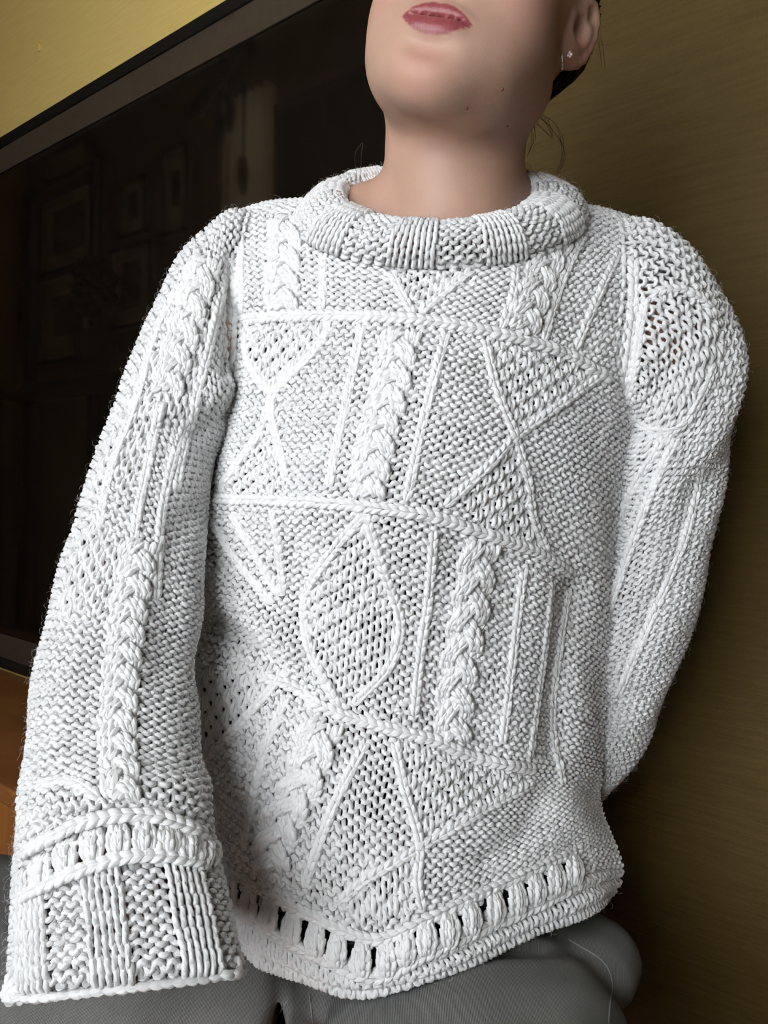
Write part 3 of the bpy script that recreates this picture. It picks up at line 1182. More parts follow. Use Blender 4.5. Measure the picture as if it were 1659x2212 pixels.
RS = [
    ((1325, 478), (1290, 860), .682, .662, .36),
    ((1395, 490), (1335, 900), .686, .666, .44),
    ((1470, 535), (1338, 930), .695, .672, .50),
    ((1530, 620), (1334, 975), .700, .678, .58),
    ((1566, 760), (1322, 1040), .706, .686, .66),
    ((1550, 920), (1304, 1120), .712, .695, .72),
    ((1528, 1090), (1286, 1240), .720, .706, .76),
    ((1497, 1260), (1262, 1370), .728, .716, .78),
    ((1443, 1440), (1235, 1500), .738, .728, .78),
    ((1378, 1590), (1205, 1610), .748, .738, .76),
    ((1305, 1705), (1160, 1690), .752, .746, .74),
    ((1215, 1790), (1090, 1750), .755, .75, .72),
    ((1120, 1840), (1010, 1790), .757, .752, .70),
]
near = sleeve_net(LS[:-1] + CU)
lsl = Surf(near[:len(LS) + 1], 0.0088, 0.0071, closed=True)
cuf = Surf(near[len(LS) - 1:], 0.0082, 0.0069, closed=True)
rsl = Surf(sleeve_net(RS), 0.0088, 0.0071, closed=True)
for s_ in (lsl, cuf, rsl):
    # outward normals: away from the ring centre
    c = s_.P.mean(1, keepdims=True)
    if (((s_.P - c) * s_.Nm).sum(2)).mean() < 0:
        s_.flip = True
        s_.normals()
lsl.push(surf_noise(lsl, 0.0018, 2.0, 4.0, 5))
rsl.push(surf_noise(rsl, 0.0022, 2.0, 4.0, 6))
for pts, amp, wid in (([(1335, 860), (1390, 925), (1470, 945)], -.007, 26), ([(1345, 930), (1320, 1010), (1300, 1100)], -.006, 26),
                      ([(1460, 960), (1380, 1100), (1310, 1290)], .005, 30), ([(1420, 990), (1350, 1110), (1300, 1210)], -.005, 24),
                      ([(1505, 1040), (1450, 1230), (1350, 1440)], -.004, 28), ([(1375, 620), (1370, 720), (1350, 840)], -.006, 22)):
    rsl.dent(pts, amp, wid)
for pts, amp, wid in (([(475, 840), (430, 870), (350, 890)], .005, 30), ([(480, 900), (420, 940), (330, 930)], -.005, 26),
                      ([(515, 560), (505, 700), (490, 800)], -.004, 24), ([(430, 1080), (380, 1160), (360, 1300), (350, 1450)], -.004, 36),
                      ([(300, 820), (250, 960), (200, 1100)], .003, 40), ([(200, 1680), (320, 1690), (430, 1700)], .004, 36)):
    lsl.dent(pts, amp, wid)

# back panel: same rows, further from the camera
brow = []
for r_ in FRONT[:-1]:
    L, R_ = np.array(r_[0], float), np.array(r_[-1], float)
    out = []
    for t in np.linspace(0, 1, 7):
        p = L + (R_ - L) * t
        q = at(p[0], p[1], p[2])
        q = q + np.array([0, 0.085 * math.sin(math.pi * t) ** 0.6, 0.0])
        out.append(q)
    brow.append(out)
back = Surf(np.array(brow), 0.0088, 0.0071, flip=True)
if back.Nm[:, :, 1].mean() < 0:
    back.flip = not back.flip
    back.normals()


# collar: rings at base, outer bulge, top, inside
def ring(l, r_, f, b_, k=1.0, n=20):
    L, R_, Fp, Bp = at(*l), at(*r_), at(*f), at(*b_)
    c = (L + R_) / 2
    ax = (R_ - L) / 2
    out = []
    for q in np.linspace(0, 2 * np.pi, n + 1) + np.pi / 2:
        ex, ey = math.cos(q), math.sin(q)
        ay = (Bp - c) if ey > 0 else (c - Fp)
        out.append(c + ax * ex + ay * ey)
    return out


COL = [
    ring((642, 466, .655), (1268, 468, .665), (940, 576, .594), (950, 432, .735)),
    ring((656, 446, .648), (1262, 446, .658), (942, 548, .585), (950, 405, .735)),
    ring((676, 424, .646), (1244, 420, .655), (945, 514, .582), (948, 376, .728)),
    ring((704, 406, .645), (1206, 402, .652), (948, 488, .585), (946, 360, .715)),
    ring((734, 408, .645), (1162, 402, .650), (950, 482, .594), (946, 364, .700)),
    ring((744, 430, .647), (1152, 418, .652), (950, 500, .601), (946, 385, .694)),
]
clr = Surf(np.array(COL), 0.0080, 0.0066, closed=True)
c = clr.P[: clr.gv // 3].mean(1, keepdims=True)
if ((clr.P[: clr.gv // 3] - c) * clr.Nm[: clr.gv // 3]).sum(2).mean() < 0:
    clr.flip = True
    clr.normals()

if QUICK:
    for nm, s_ in (('front_panel', front), ('sleeve', lsl), ('cuff', cuf), ('sleeve', rsl), ('collar', clr), ('back_panel', back)):
        s_.sheet(nm, M['yarn'], sweater)

# ------------------------------------------------------------------ body: one continuous surface from a distance field
def ell(P, c, r, R=None):
    q = P - np.asarray(c, np.float32)
    if R is not None:
        q = q @ np.asarray(R, np.float32)
    r = np.asarray(r, np.float32)
    k0 = np.sqrt(((q / r) ** 2).sum(-1))
    k1 = np.sqrt(((q / (r * r)) ** 2).sum(-1)) + 1e-9
    return k0 * (k0 - 1) / k1


def cap(P, a, b, ra, rb, sc=None):
    P = P if sc is None else P * np.asarray(sc, np.float32)
    a = np.asarray(a, np.float32) * (1 if sc is None else np.asarray(sc, np.float32))
    b = np.asarray(b, np.float32) * (1 if sc is None else np.asarray(sc, np.float32))
    a, b = a.astype(np.float32), b.astype(np.float32)
    ba = b - a
    t = np.clip(((P - a) @ ba) / (ba @ ba), 0, 1)
    return np.sqrt(((P - a - t[..., None] * ba) ** 2).sum(-1)) - (ra + (rb - ra) * t)


def smin(a, b, k):
    h = np.maximum(k - np.abs(a - b), 0) / k
    return np.minimum(a, b) - h * h * k * 0.25


def smax(a, b, k):
    return -smin(-a, -b, k)


def nets(xs, ys, zs, Fv):
    """surface nets on a rectilinear grid; Fv (nx,ny,nz)"""
    nx, ny, nz = Fv.shape
    ins = Fv < 0
    X, Yg, Z = xs.astype(np.float64), ys.astype(np.float64), zs.astype(np.float64)
    c = np.zeros((nx - 1, ny - 1, nz - 1), np.int8)
    for dx in (0, 1):
        for dy in (0, 1):
            for dz in (0, 1):
                c += ins[dx:nx - 1 + dx, dy:ny - 1 + dy, dz:nz - 1 + dz]
    act = np.argwhere((c > 0) & (c < 8))
    idx = -np.ones(c.shape, np.int64)
    idx[act[:, 0], act[:, 1], act[:, 2]] = np.arange(len(act))
    acc = np.zeros((len(act), 3))
    cnt = np.zeros(len(act))
    i, j, k = act.T
    cor = [(a, b, d) for a in (0, 1) for b in (0, 1) for d in (0, 1)]
    for p in range(8):
        for q in range(p + 1, 8):
            df = [cor[p][m] != cor[q][m] for m in range(3)]
            if sum(df) != 1:
                continue
            a, b = cor[p], cor[q]
            fa = Fv[i + a[0], j + a[1], k + a[2]]
            fb = Fv[i + b[0], j + b[1], k + b[2]]
            m = (fa < 0) != (fb < 0)
            t = np.where(m, fa / np.where(m, fa - fb, 1), 0)
            pa = np.stack([X[i + a[0]], Yg[j + a[1]], Z[k + a[2]]], 1)
            pb = np.stack([X[i + b[0]], Yg[j + b[1]], Z[k + b[2]]], 1)
            acc += np.where(m[:, None], pa + (pb - pa) * t[:, None], 0)
            cnt += m
    V = acc / cnt[:, None]
    quads = []
    # x edges
    m = ins[:-1, 1:-1, 1:-1] != ins[1:, 1:-1, 1:-1]
    e = np.argwhere(m)
    if len(e):
        a, b, d = e[:, 0], e[:, 1], e[:, 2]
        q = np.stack([idx[a, b, d], idx[a, b + 1, d], idx[a, b + 1, d + 1], idx[a, b, d + 1]], 1)
        s = ins[a, b + 1, d + 1]
        quads.append(np.where(s[:, None], q, q[:, ::-1]))
    m = ins[1:-1, :-1, 1:-1] != ins[1:-1, 1:, 1:-1]
    e = np.argwhere(m)
    if len(e):
        a, b, d = e[:, 0], e[:, 1], e[:, 2]
        q = np.stack([idx[a, b, d], idx[a, b, d + 1], idx[a + 1, b, d + 1], idx[a + 1, b, d]], 1)
        s = ins[a + 1, b, d + 1]
        quads.append(np.where(s[:, None], q, q[:, ::-1]))
    m = ins[1:-1, 1:-1, :-1] != ins[1:-1, 1:-1, 1:]
    e = np.argwhere(m)
    if len(e):
        a, b, d = e[:, 0], e[:, 1], e[:, 2]
        q = np.stack([idx[a, b, d], idx[a + 1, b, d], idx[a + 1, b + 1, d], idx[a, b + 1, d]], 1)
        s = ins[a + 1, b + 1, d]
        quads.append(np.where(s[:, None], q, q[:, ::-1]))
    return V, np.concatenate(quads)


def grid(lo, hi, flo, fhi, fine, coarse):
    a = np.arange(lo, flo, coarse)
    b = np.arange(flo, fhi, fine)
    c = np.arange(fhi, hi + coarse, coarse)
    return np.concatenate([a, b, c]).astype(np.float32)


def rotm(ax, deg):
    return np.array(Matrix.Rotation(math.radians(deg), 3, ax))


RH = rotm('Y', 16) @ rotm('Z', -15) @ rotm('X', -7)
MOUTH = np.array([0, -0.0915, -0.066])
HC = at(944, 42, 0.532) - RH @ MOUTH          # middle of the head between the ears
H2W = lambda p: HC + RH @ np.asarray(p, float)
NB = at(975, 470, 0.662)                      # base of the neck


class Field:
    """distance field on a rectilinear grid; every primitive touches only its own box"""
    def __init__(s, xs, ys, zs):
        s.ax = (xs, ys, zs)
        s.d = np.full((len(xs), len(ys), len(zs)), 0.2, np.float32)
        s.frame = None

    def op(s, fn, pts, R, k, cut=False):
        """fn(points) -> distance; pts: control points in the current frame; R reach around them"""
        pts = np.atleast_2d(np.asarray(pts, float))
        if s.frame is not None:
            pts = s.frame[0] + pts @ s.frame[1].T
        lo, hi = pts.min(0) - R - k - .012, pts.max(0) + R + k + .012
        sl = tuple(slice(np.searchsorted(g, a), np.searchsorted(g, b)) for g, a, b in zip(s.ax, lo, hi))
        if any(q.stop - q.start < 1 for q in sl):
            return
        G = np.stack(np.meshgrid(*(g[q] for g, q in zip(s.ax, sl)), indexing='ij'), -1)
        if s.frame is not None:
            G = (G - s.frame[0].astype(np.float32)) @ s.frame[1].astype(np.float32)
        v = fn(G).astype(np.float32)
        s.d[sl] = smax(s.d[sl], -v, k) if cut else smin(s.d[sl], v, k)

    def ell(s, c, r, k, R=None, cut=False):
        s.op(lambda P: ell(P, c, r, R), [c], max(r), k, cut)

    def cap(s, a, b, ra, rb, k, cut=False, sc=None):
        m = 1.0 if sc is None else 1.0 / min(sc)
        s.op(lambda P: cap(P, a, b, ra, rb, sc), [a, b], max(ra, rb) * m, k, cut)


def head_field(f):
    """in the head's own frame: x to her left, -y forward, z up"""
    f.frame = (HC, RH)
    f.ell((0, .012, .045), (.073, .093, .086), .02)
    f.ell((0, -.025, -.015), (.062, .063, .080), .03)
    for sx in (-1, 1):
        f.cap((sx * .050, .004, -.040), (sx * .016, -.066, -.092), .018, .015, .028)
        f.ell((sx * .037, -.047, -.036), (.030, .034, .036), .03)
    f.ell((0, -.030, -.066), (.041, .055, .028), .025)
    f.ell((0, -.0745, -.0985), (.021, .016, .0165), .026)
    for sx in (-1, 1):
        f.ell((sx * .026, -.048, -.074), (.026, .030, .024), .026)
    f.ell((0, -.066, -.064), (.031, .024, .026), .018)
    f.cap((0, -.088, .008), (0, -.107, -.034), .007, .0105, .012)
    for sx in (-1, 1):
        f.ell((sx * .0125, -.098, -.038), (.008, .010, .0075), .006)
        f.ell((sx * .031, -.096, .006), (.017, .014, .010), .012, cut=True)
        f.ell((sx * .0075, -.106, -.0445), (.0035, .006, .0035), .004, cut=True)
    m = MOUTH
    f.ell(m + (0, -.0095, -.0225), (.020, .0075, .0065), .012, cut=True)
    for sx in (-1, 1):
        f.ell(m + (sx * .0090, .0035, .0058), (.0165, .0078, .0056), .005, rotm('Y', sx * 14))
        f.ell(m + (sx * .0070, .0030, -.0078), (.0160, .0092, .0076), .005, rotm('Y', -sx * 10))
    f.ell(m + (0, -.0045, .0002), (.0250, .0075, .0009), .0022, cut=True)
    for sx in (-1, 1):
        R = rotm('Z', -sx * 30) @ rotm('X', -8)
        e0 = np.array([sx * .0755, .008, .021])
        at_ear = lambda x, y, z: e0 + R @ np.array([sx * x, y, z])
        f.ell(at_ear(0, 0, 0), (.0078, .0185, .0315), .006, R)
        f.ell(at_ear(0, -.0065, -.0245), (.0060, .0105, .0130), .010, R)               # lobe
        f.ell(at_ear(.0085, -.0035, -.0015), (.0080, .0095, .0125), .004, R, cut=True)   # hollow
        f.ell(at_ear(.0085, .0020, .0180), (.0055, .0070, .0085), .003, R, cut=True)
        pr = None
        for t in np.linspace(-0.25, 1.02, 11):         # rim
            q = at_ear(.0030, .0165 * math.sin(t * math.pi), .0285 * math.cos(t * math.pi))
            if pr is not None:
                f.cap(pr, q, .0028, .0028, .004)
            pr = q
        f.ell(at_ear(.0020, -.0165, -.004), (.0040, .0045, .0070), .005)                 # tragus
    f.frame = None


def arm(secs):
    """axis of an arm inside its sleeve, with the radius the sleeve leaves"""
    C = np.array([0.5 * (at(*a, Y) + at(*b_, Y2)) for (a, b_, Y, Y2, k) in secs])
    r = np.array([0.5 * np.linalg.norm(at(*a, Y) - at(*b_, Y2)) * k for (a, b_, Y, Y2, k) in secs])
    return C, np.clip(r - .011, .016, .040)


def build_body():
    fine = 0.0018
    c = H2W((0, -.02, -.05))
    xs = grid(-0.40, 0.36, c[0] - .115, c[0] + .120, fine, .008)
    ys = grid(0.36, 0.86, c[1] - .105, c[1] + .095, fine, .008)
    zs = grid(0.55, 1.62, c[2] - .085, c[2] + .060, fine, .006)
    f = Field(xs, ys, zs)
    f.cap(at(945, 1000, .700), at(900, 1500, .705), .080, .076, .05, sc=(0.72, 1, 1))
    f.ell(at(955, 900, .69), (.130, .080, .15), .05)
    f.ell((0.02, .72, .64), (.145, .080, .08), .05)
    f.cap(at(640, 690, .710), at(1370, 720, .725), .036, .036, .05)
    f.cap(at(985, 520, .715), at(640, 620, .71), .040, .034, .05)
    f.cap(at(985, 520, .715), at(1310, 640, .73), .040, .034, .05)
    f.ell(at(955, 620, .67), (.110, .045, .07), .04)
    f.cap(at(900, 455, .675), at(735, 480, .675), .034, .026, .03)
    f.cap(at(1060, 450, .68), at(1170, 475, .685), .034, .026, .03)
    f.cap(H2W((-.010, .018, -.030)), NB, .0590, .0595, .014)
    for secs in (LS + CU[1:2], RS):
        C, r = arm(secs)
        for i in range(len(C) - 1):
            f.cap(C[i], C[i + 1], r[i], r[i + 1], .012)
    C, r = arm(LS + CU[1:4])
    w = C[-2]
    ax = (C[-1] - C[-4]) / np.linalg.norm(C[-1] - C[-4])
    sd = np.array([1.0, 0, 0]) - ax[0] * ax
    sd /= np.linalg.norm(sd)
    for o_, ln in ((-.024, .034), (-.008, .040), (.008, .038), (.023, .030)):     # a loose hand inside the cuff
        b0 = w + sd * o_
        f.cap(w - ax * .045 + sd * o_ * .6, b0, .013, .010, .008)
        b1 = b0 + ax * ln * .5 + np.array([0, .004, 0])
        f.cap(b0, b1, .0090, .0080, .003)
        f.cap(b1, b1 + ax * ln * .35 + np.array([0, .008, 0]), .0080, .0068, .003)
    f.cap(w - ax * .045 + sd * .020, w - ax * .012 + sd * .040 + np.array([0, .004, 0]), .011, .008, .006)
    head_field(f)
    V, Q = nets(xs, ys, zs, f.d)
    L = (V - HC) @ RH
    q = L - MOUTH
    x = np.abs(q[:, 0])
    zu = .0100 * (1 - np.clip(x / .0262, 0, 1) ** 1.7) - .0016 * np.exp(-(x / .0035) ** 2)
    zl = -.0150 * (1 - np.clip(x / .0265, 0, 1) ** 2.4)
    inside = np.minimum(zu - q[:, 2], q[:, 2] - zl)
    lip = np.clip(inside / .0011 + .4, 0, 1) * (x < .0270) * (L[:, 1] < -.07)
    fl = np.exp(-((L - np.array([0, -.088, -.100])) ** 2).sum(1) / .017 ** 2) * .55
    for sx in (-1, 1):
        fl += np.exp(-((L - np.array([sx * .046, -.07, -.03])) ** 2).sum(1) / .026 ** 2) * .45
        fl += np.exp(-((L - np.array([sx * .083, .014, .0])) ** 2).sum(1) / .024 ** 2) * .6
    return V, Q, lip, np.clip(fl, 0, 1)


V_, Q_, lip_, flush_ = build_body()
body = mesh_obj('body', V_, Q_, M['skin'], attrs={'lip': ('FLOAT', lip_), 'flush': ('FLOAT', flush_)}, label='fair skin, rose lips, chin and neck')
under(body, person)
from mathutils.bvhtree import BVHTree
body_bvh = BVHTree.FromPolygons([Vector(v) for v in V_], [tuple(map(int, q)) for q in Q_])


def cast(bvh, px, py):
    dr = Vector(at(px, py, 1.0) - CAM).normalized()
    hit = bvh.ray_cast(Vector(CAM), dr)
    return (np.array(hit[0]), np.array(hit[1])) if hit[0] is not None else (None, None)


for (px, py, r_) in ((1008, 233, .0013), (1085, 192, .0011), (1096, 272, .0009)):
    p, n_ = cast(body_bvh, px, py)
    if p is not None:
        o = blob('mole', p, (r_, r_, r_), M['mole'], None, seed=1, rough=.1, seg=8, rings=6)
        under(o, body)

for sx in (-1, 1):
    o = blob('eyeball', H2W((sx * .031, -.0715, .006)), (.0118, .0118, .0118), M['eye'], None, rough=0, seg=16, rings=12)
    under(o, body)
    o = blob('iris', H2W((sx * .031, -.0812, .006)), (.0055, .0030, .0055), M['iris'], None, rough=0, seg=12, rings=8)
    under(o, body)

# ------------------------------------------------------------------ hair, combed back to a low knot
hr = np.random.default_rng(11)
bag = Bag()
KN = np.array([.004, .098, -.040])
hc_, hr_ = np.array([0, .014, .047]), np.array([.0765, .0975, .0895])
for i in range(520):
    # start on the hairline, slide over the skull, end at the knot
    a = hr.uniform(-1, 1) * math.pi * 0.80
    # hairline: high over the forehead, down in front of and behind the ears
    f = abs(a) / (math.pi * 0.80)
    elv = 0.95 - 1.15 * f ** 1.5 + hr.normal() * 0.05
    if f > .8:
        elv -= .25
    s0 = np.array([math.sin(a) * math.cos(elv), -math.cos(a) * math.cos(elv), math.sin(elv)])
    e = np.array([.0, .90, -.42])
    e /= np.linalg.norm(e)
    t = np.linspace(0, 1, 9)[:, None]
    mid = s0 + e + np.array([0, .2, .25])
    mid /= np.linalg.norm(mid)
    q = (1 - t) ** 2 * s0 + 2 * t * (1 - t) * mid * 1.1 + t ** 2 * e
    q /= np.linalg.norm(q, axis=1)[:, None]
    r_ = 1.0 + .025 * hr.random()
    P = hc_ + q * hr_ * r_
    P[-1] = KN + hr.normal(size=3) * .010
    W = HC + P @ RH.T
    bag.tube(W, np.linspace(.0028, .0022, 9), (q @ RH.T), 5)
hair = bag.build('hair', M['hair'], None, kind='stuff', label='dark brown hair combed back to a low knot')
under(hair, person)
V0 = np.array([[math.sin(t) * math.cos(p), math.sin(t) * math.sin(p), math.cos(t)] for t in np.linspace(0, math.pi, 73) for p in np.linspace(0, 2 * math.pi, 128, endpoint=False)])
Fq = np.array([[i * 128 + j, i * 128 + (j + 1) % 128, (i + 1) * 128 + (j + 1) % 128, (i + 1) * 128 + j] for i in range(72) for j in range(128)])
W = hc_ + V0 * hr_ * 1.003
keep = (V0[:, 1] * .9 + V0[:, 2] * .62 > .10)
ok = keep[Fq].all(1)
o = mesh_obj('scalp_hair', HC + W @ RH.T, Fq[ok], M['hair'])
under(o, hair)
bag = Bag()
for i in range(120):
    c = KN + np.array([0, .012, -.012])
    ax = hr.normal(size=3)
    ax /= np.linalg.norm(ax)
    b1 = np.cross(ax, hr.normal(size=3))
    b1 /= np.linalg.norm(b1)
    b2 = np.cross(ax, b1)
    t = np.linspace(0, 4.4, 11)
    P = c + (np.cos(t)[:, None] * b1 + np.sin(t)[:, None] * b2) * np.array([.040, .026, .034]) * hr.uniform(.85, 1.0)
    bag.tube(HC + P @ RH.T, .0024, ((P - c) @ RH.T), 5)
o = bag.build('hair_knot', M['hair'], None, kind='stuff')
under(o, hair)
bag = Bag()
for i in range(150):
    a_ = np.array(at(hr.uniform(1262, 1296), hr.uniform(-60, 60), hr.uniform(.645, .685)))
    m_ = np.array(at(hr.uniform(1215, 1262), hr.uniform(90, 150), hr.uniform(.67, .70)))
    e_ = np.array(at(hr.uniform(1125, 1165), hr.uniform(190, 245), hr.uniform(.69, .71)))
    bag.tube(crom(np.array([a_, m_, e_]), np.linspace(0, 2, 9)), .0016, None, 5)
o = bag.build('nape_hair', M['hair'], None, kind='stuff', label='dark hair drawn down behind the ear')
under(o, hair)
# loose wisps at the nape
WISPS = [
    [(1150, 250, .70), (1180, 262, .695), (1205, 300, .69), (1212, 340, .685), (1205, 376, .68)],
    [(1146, 258, .70), (1172, 272, .697), (1190, 295, .695), (1178, 268, .69), (1150, 252, .70)],
    [(1158, 246, .70), (1196, 270, .70), (1213, 310, .695), (1208, 365, .69)],
    [(1140, 355, .69), (1148, 375, .67), (1160, 392, .655)],
    [(1138, 218, .66), (1118, 222, .65), (1100, 238, .645)],
    [(1245, 140, .70), (1225, 165, .70), (1180, 195, .70), (1150, 215, .70)],
    [(1285, 60, .71), (1300, 90, .71), (1297, 150, .71)],
    [(1150, 180, .70), (1160, 215, .70), (1148, 245, .70), (1155, 300, .70)],
    [(779, 310, .70), (777, 340, .68), (775, 385, .66)],
    [(1142, 262, .70), (1150, 300, .70), (1148, 330, .695)],
    [(1262, 120, .70), (1240, 168, .70), (1196, 200, .70)],
]
bag = Bag()
for wsp in WISPS:
    C = np.array([at(*p) for p in wsp])
    for k in range(2):
        P = crom(C + hr.normal(size=C.shape) * .0016, np.linspace(0, len(C) - 1, 16))
        bag.tube(P, .00022, None, 4)
o = bag.build('loose_strands', M['hair'], None, label='thin loose strands of hair at the nape', kind='stuff')
under(o, hair)

# ------------------------------------------------------------------ earrings
def torus(name, c, axis, R, r, mat, parent, n=24, m=8, twist=0):
    axis = np.asarray(axis, float) / np.linalg.norm(axis)
    b1 = np.cross(axis, [0.2, 0.3, 1.0])
    b1 /= np.linalg.norm(b1)
    b2 = np.cross(axis, b1)
    V = []
    for i in range(n):
        a = 2 * math.pi * i / n
        d = math.cos(a) * b1 + math.sin(a) * b2
        rr_ = r * (1 + (0.28 * math.sin(twist * a) if twist else 0))
        for j in range(m):
            p = 2 * math.pi * j / m
            V.append(c + d * (R + rr_ * math.cos(p)) + axis * rr_ * math.sin(p))
    Fq = np.array([[i * m + j, ((i + 1) % n) * m + j, ((i + 1) % n) * m + (j + 1) % m, i * m + (j + 1) % m] for i in range(n) for j in range(m)])
    o = mesh_obj(name, V, Fq, mat)
    under(o, parent)
    return o


p, n_ = cast(body_bvh, 1212, 128)
if p is None:
    p = at(1212, 128, .63)
er = empty('hoop_earring', tuple(p))
er['label'] = 'small twisted silver hoop earring in the ear lobe'
under(er, person)
torus('hoop', p + np.array([0.0, -.0005, -.002]), (0.95, -0.10, 0.10), .0060, .0010, M['silver'], er, twist=9, n=54)
p, n_ = cast(body_bvh, 1230, 119)
if p is None:
    p = at(1230, 119, .63)
es = empty('stud_earring', tuple(p))
es['label'] = 'tiny pink crystal stud earring beside the hoop'
under(es, person)
for k, (dx, dz) in enumerate(((0, .0013), (.0012, -.0002), (-.0011, -.0009), (.0003, -.0017))):
    o = blob('crystal', p + np.array([dx, -.0012, dz]), (.0012, .0012, .0012), M['crystal'], None, rough=0, seg=6, rings=4)
    under(o, es)
p = H2W((-.0790, -.003, -.006))
o = blob('ear_stud', p, (.0012, .0012, .0012), M['silver'], None, rough=0, seg=8, rings=6)
o['label'] = 'tiny stud on the far ear'
under(o, person)

# ------------------------------------------------------------------ undershirt behind the loose stitches
Uf, Vf = np.meshgrid(np.linspace(0, 1, front.gu + 1), np.linspace(0, 1, front.gv + 1))
ush = empty('undershirt')
ush['label'] = 'charcoal undershirt glimpsed through the open stitches'
under(ush, person)
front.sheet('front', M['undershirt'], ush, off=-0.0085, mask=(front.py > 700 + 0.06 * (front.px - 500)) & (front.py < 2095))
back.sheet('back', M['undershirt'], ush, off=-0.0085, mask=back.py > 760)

# ------------------------------------------------------------------ jeans
def jeans_sdf(P):
    d = ell(P, (0.02, .735, .625), (.165, .085, .085))
    lf = cap(P, (-.13, .690, .598), (-.52, .700, .590), .052, .050, (1, .55, 1))
    lf = smin(lf, cap(P, (-.10, .640, .588), (-.40, .600, .580), .044, .042, (1, .6, 1)), .03)
    rt = cap(P, (.075, .70, .600), (.085, .36, .585), .056, .052, (.48, 1, 1))
    d = smin(d, lf, .05)
    d = smin(d, rt, .05)
    d = smin(d, ell(P, at(1290, 2075, .665), (.035, .04, .03)), .02)
    d = smax(d, -cap(P, (-.0735, .50, .56), (-.078, .71, .56), .0075, .004, (1, 1, .15)), .006)
    q = P
    d = d + .0022 * np.sin(q[..., 0] * 55 + 2 * np.sin(q[..., 1] * 40)) * np.sin(q[..., 1] * 48 + q[..., 0] * 20)
    return d


xs = np.arange(-.62, .30, .005).astype(np.float32)
ys = np.arange(.26, .86, .005).astype(np.float32)
zs = np.arange(.51, .74, .004).astype(np.float32)
G = np.stack(np.meshgrid(xs, ys, zs, indexing='ij'), -1).astype(np.float32)
d = jeans_sdf(G)
d = smax(d, (.5495 - G[..., 2]), .004)
Vj, Qj = nets(xs, ys, zs, d)
jb = BVHTree.FromPolygons([Vector(v) for v in Vj], [tuple(map(int, q)) for q in Qj])
for pts in ([(880, 2075), (1000, 2058), (1120, 2050), (1245, 2052)],):      # creases at the hip
    P = [cast(jb, x, y)[0] for x, y in path(pts, 40)]
    P = [p for p in P if p is not None]
    for p, q in zip(P[:-1], P[1:]):
        d = smax(d, -cap(G, p, q, .0040, .0040), .008)
Vj, Qj = nets(xs, ys, zs, d)
jeans = mesh_obj('jeans', Vj, Qj, M['denim'], label='grey twill jeans, legs folded on the bench')
under(jeans, person)
jb = BVHTree.FromPolygons([Vector(v) for v in Vj], [tuple(map(int, q)) for q in Qj])
for k, pts in enumerate(([(1228, 2030), (1300, 2075), (1322, 2120), (1318, 2165), (1314, 2211)], [(668, 2150), (672, 2180), (676, 2211)], [(622, 2160), (606, 2185), (590, 2211)])):
    P, NN = [], []
    for x, y in path(pts, 8):
        p, n_ = cast(jb, x, y)
        if p is not None and (not P or np.linalg.norm(p - P[-1]) < .05):
            P.append(p + n_ * .0003)
            NN.append(n_)
    if len(P) > 3:
        bag = Bag()
        bag.tube(np.array(P), .0006, np.array(NN), 6)
        o = bag.build('seam', M['thread'])
        under(o, jeans)

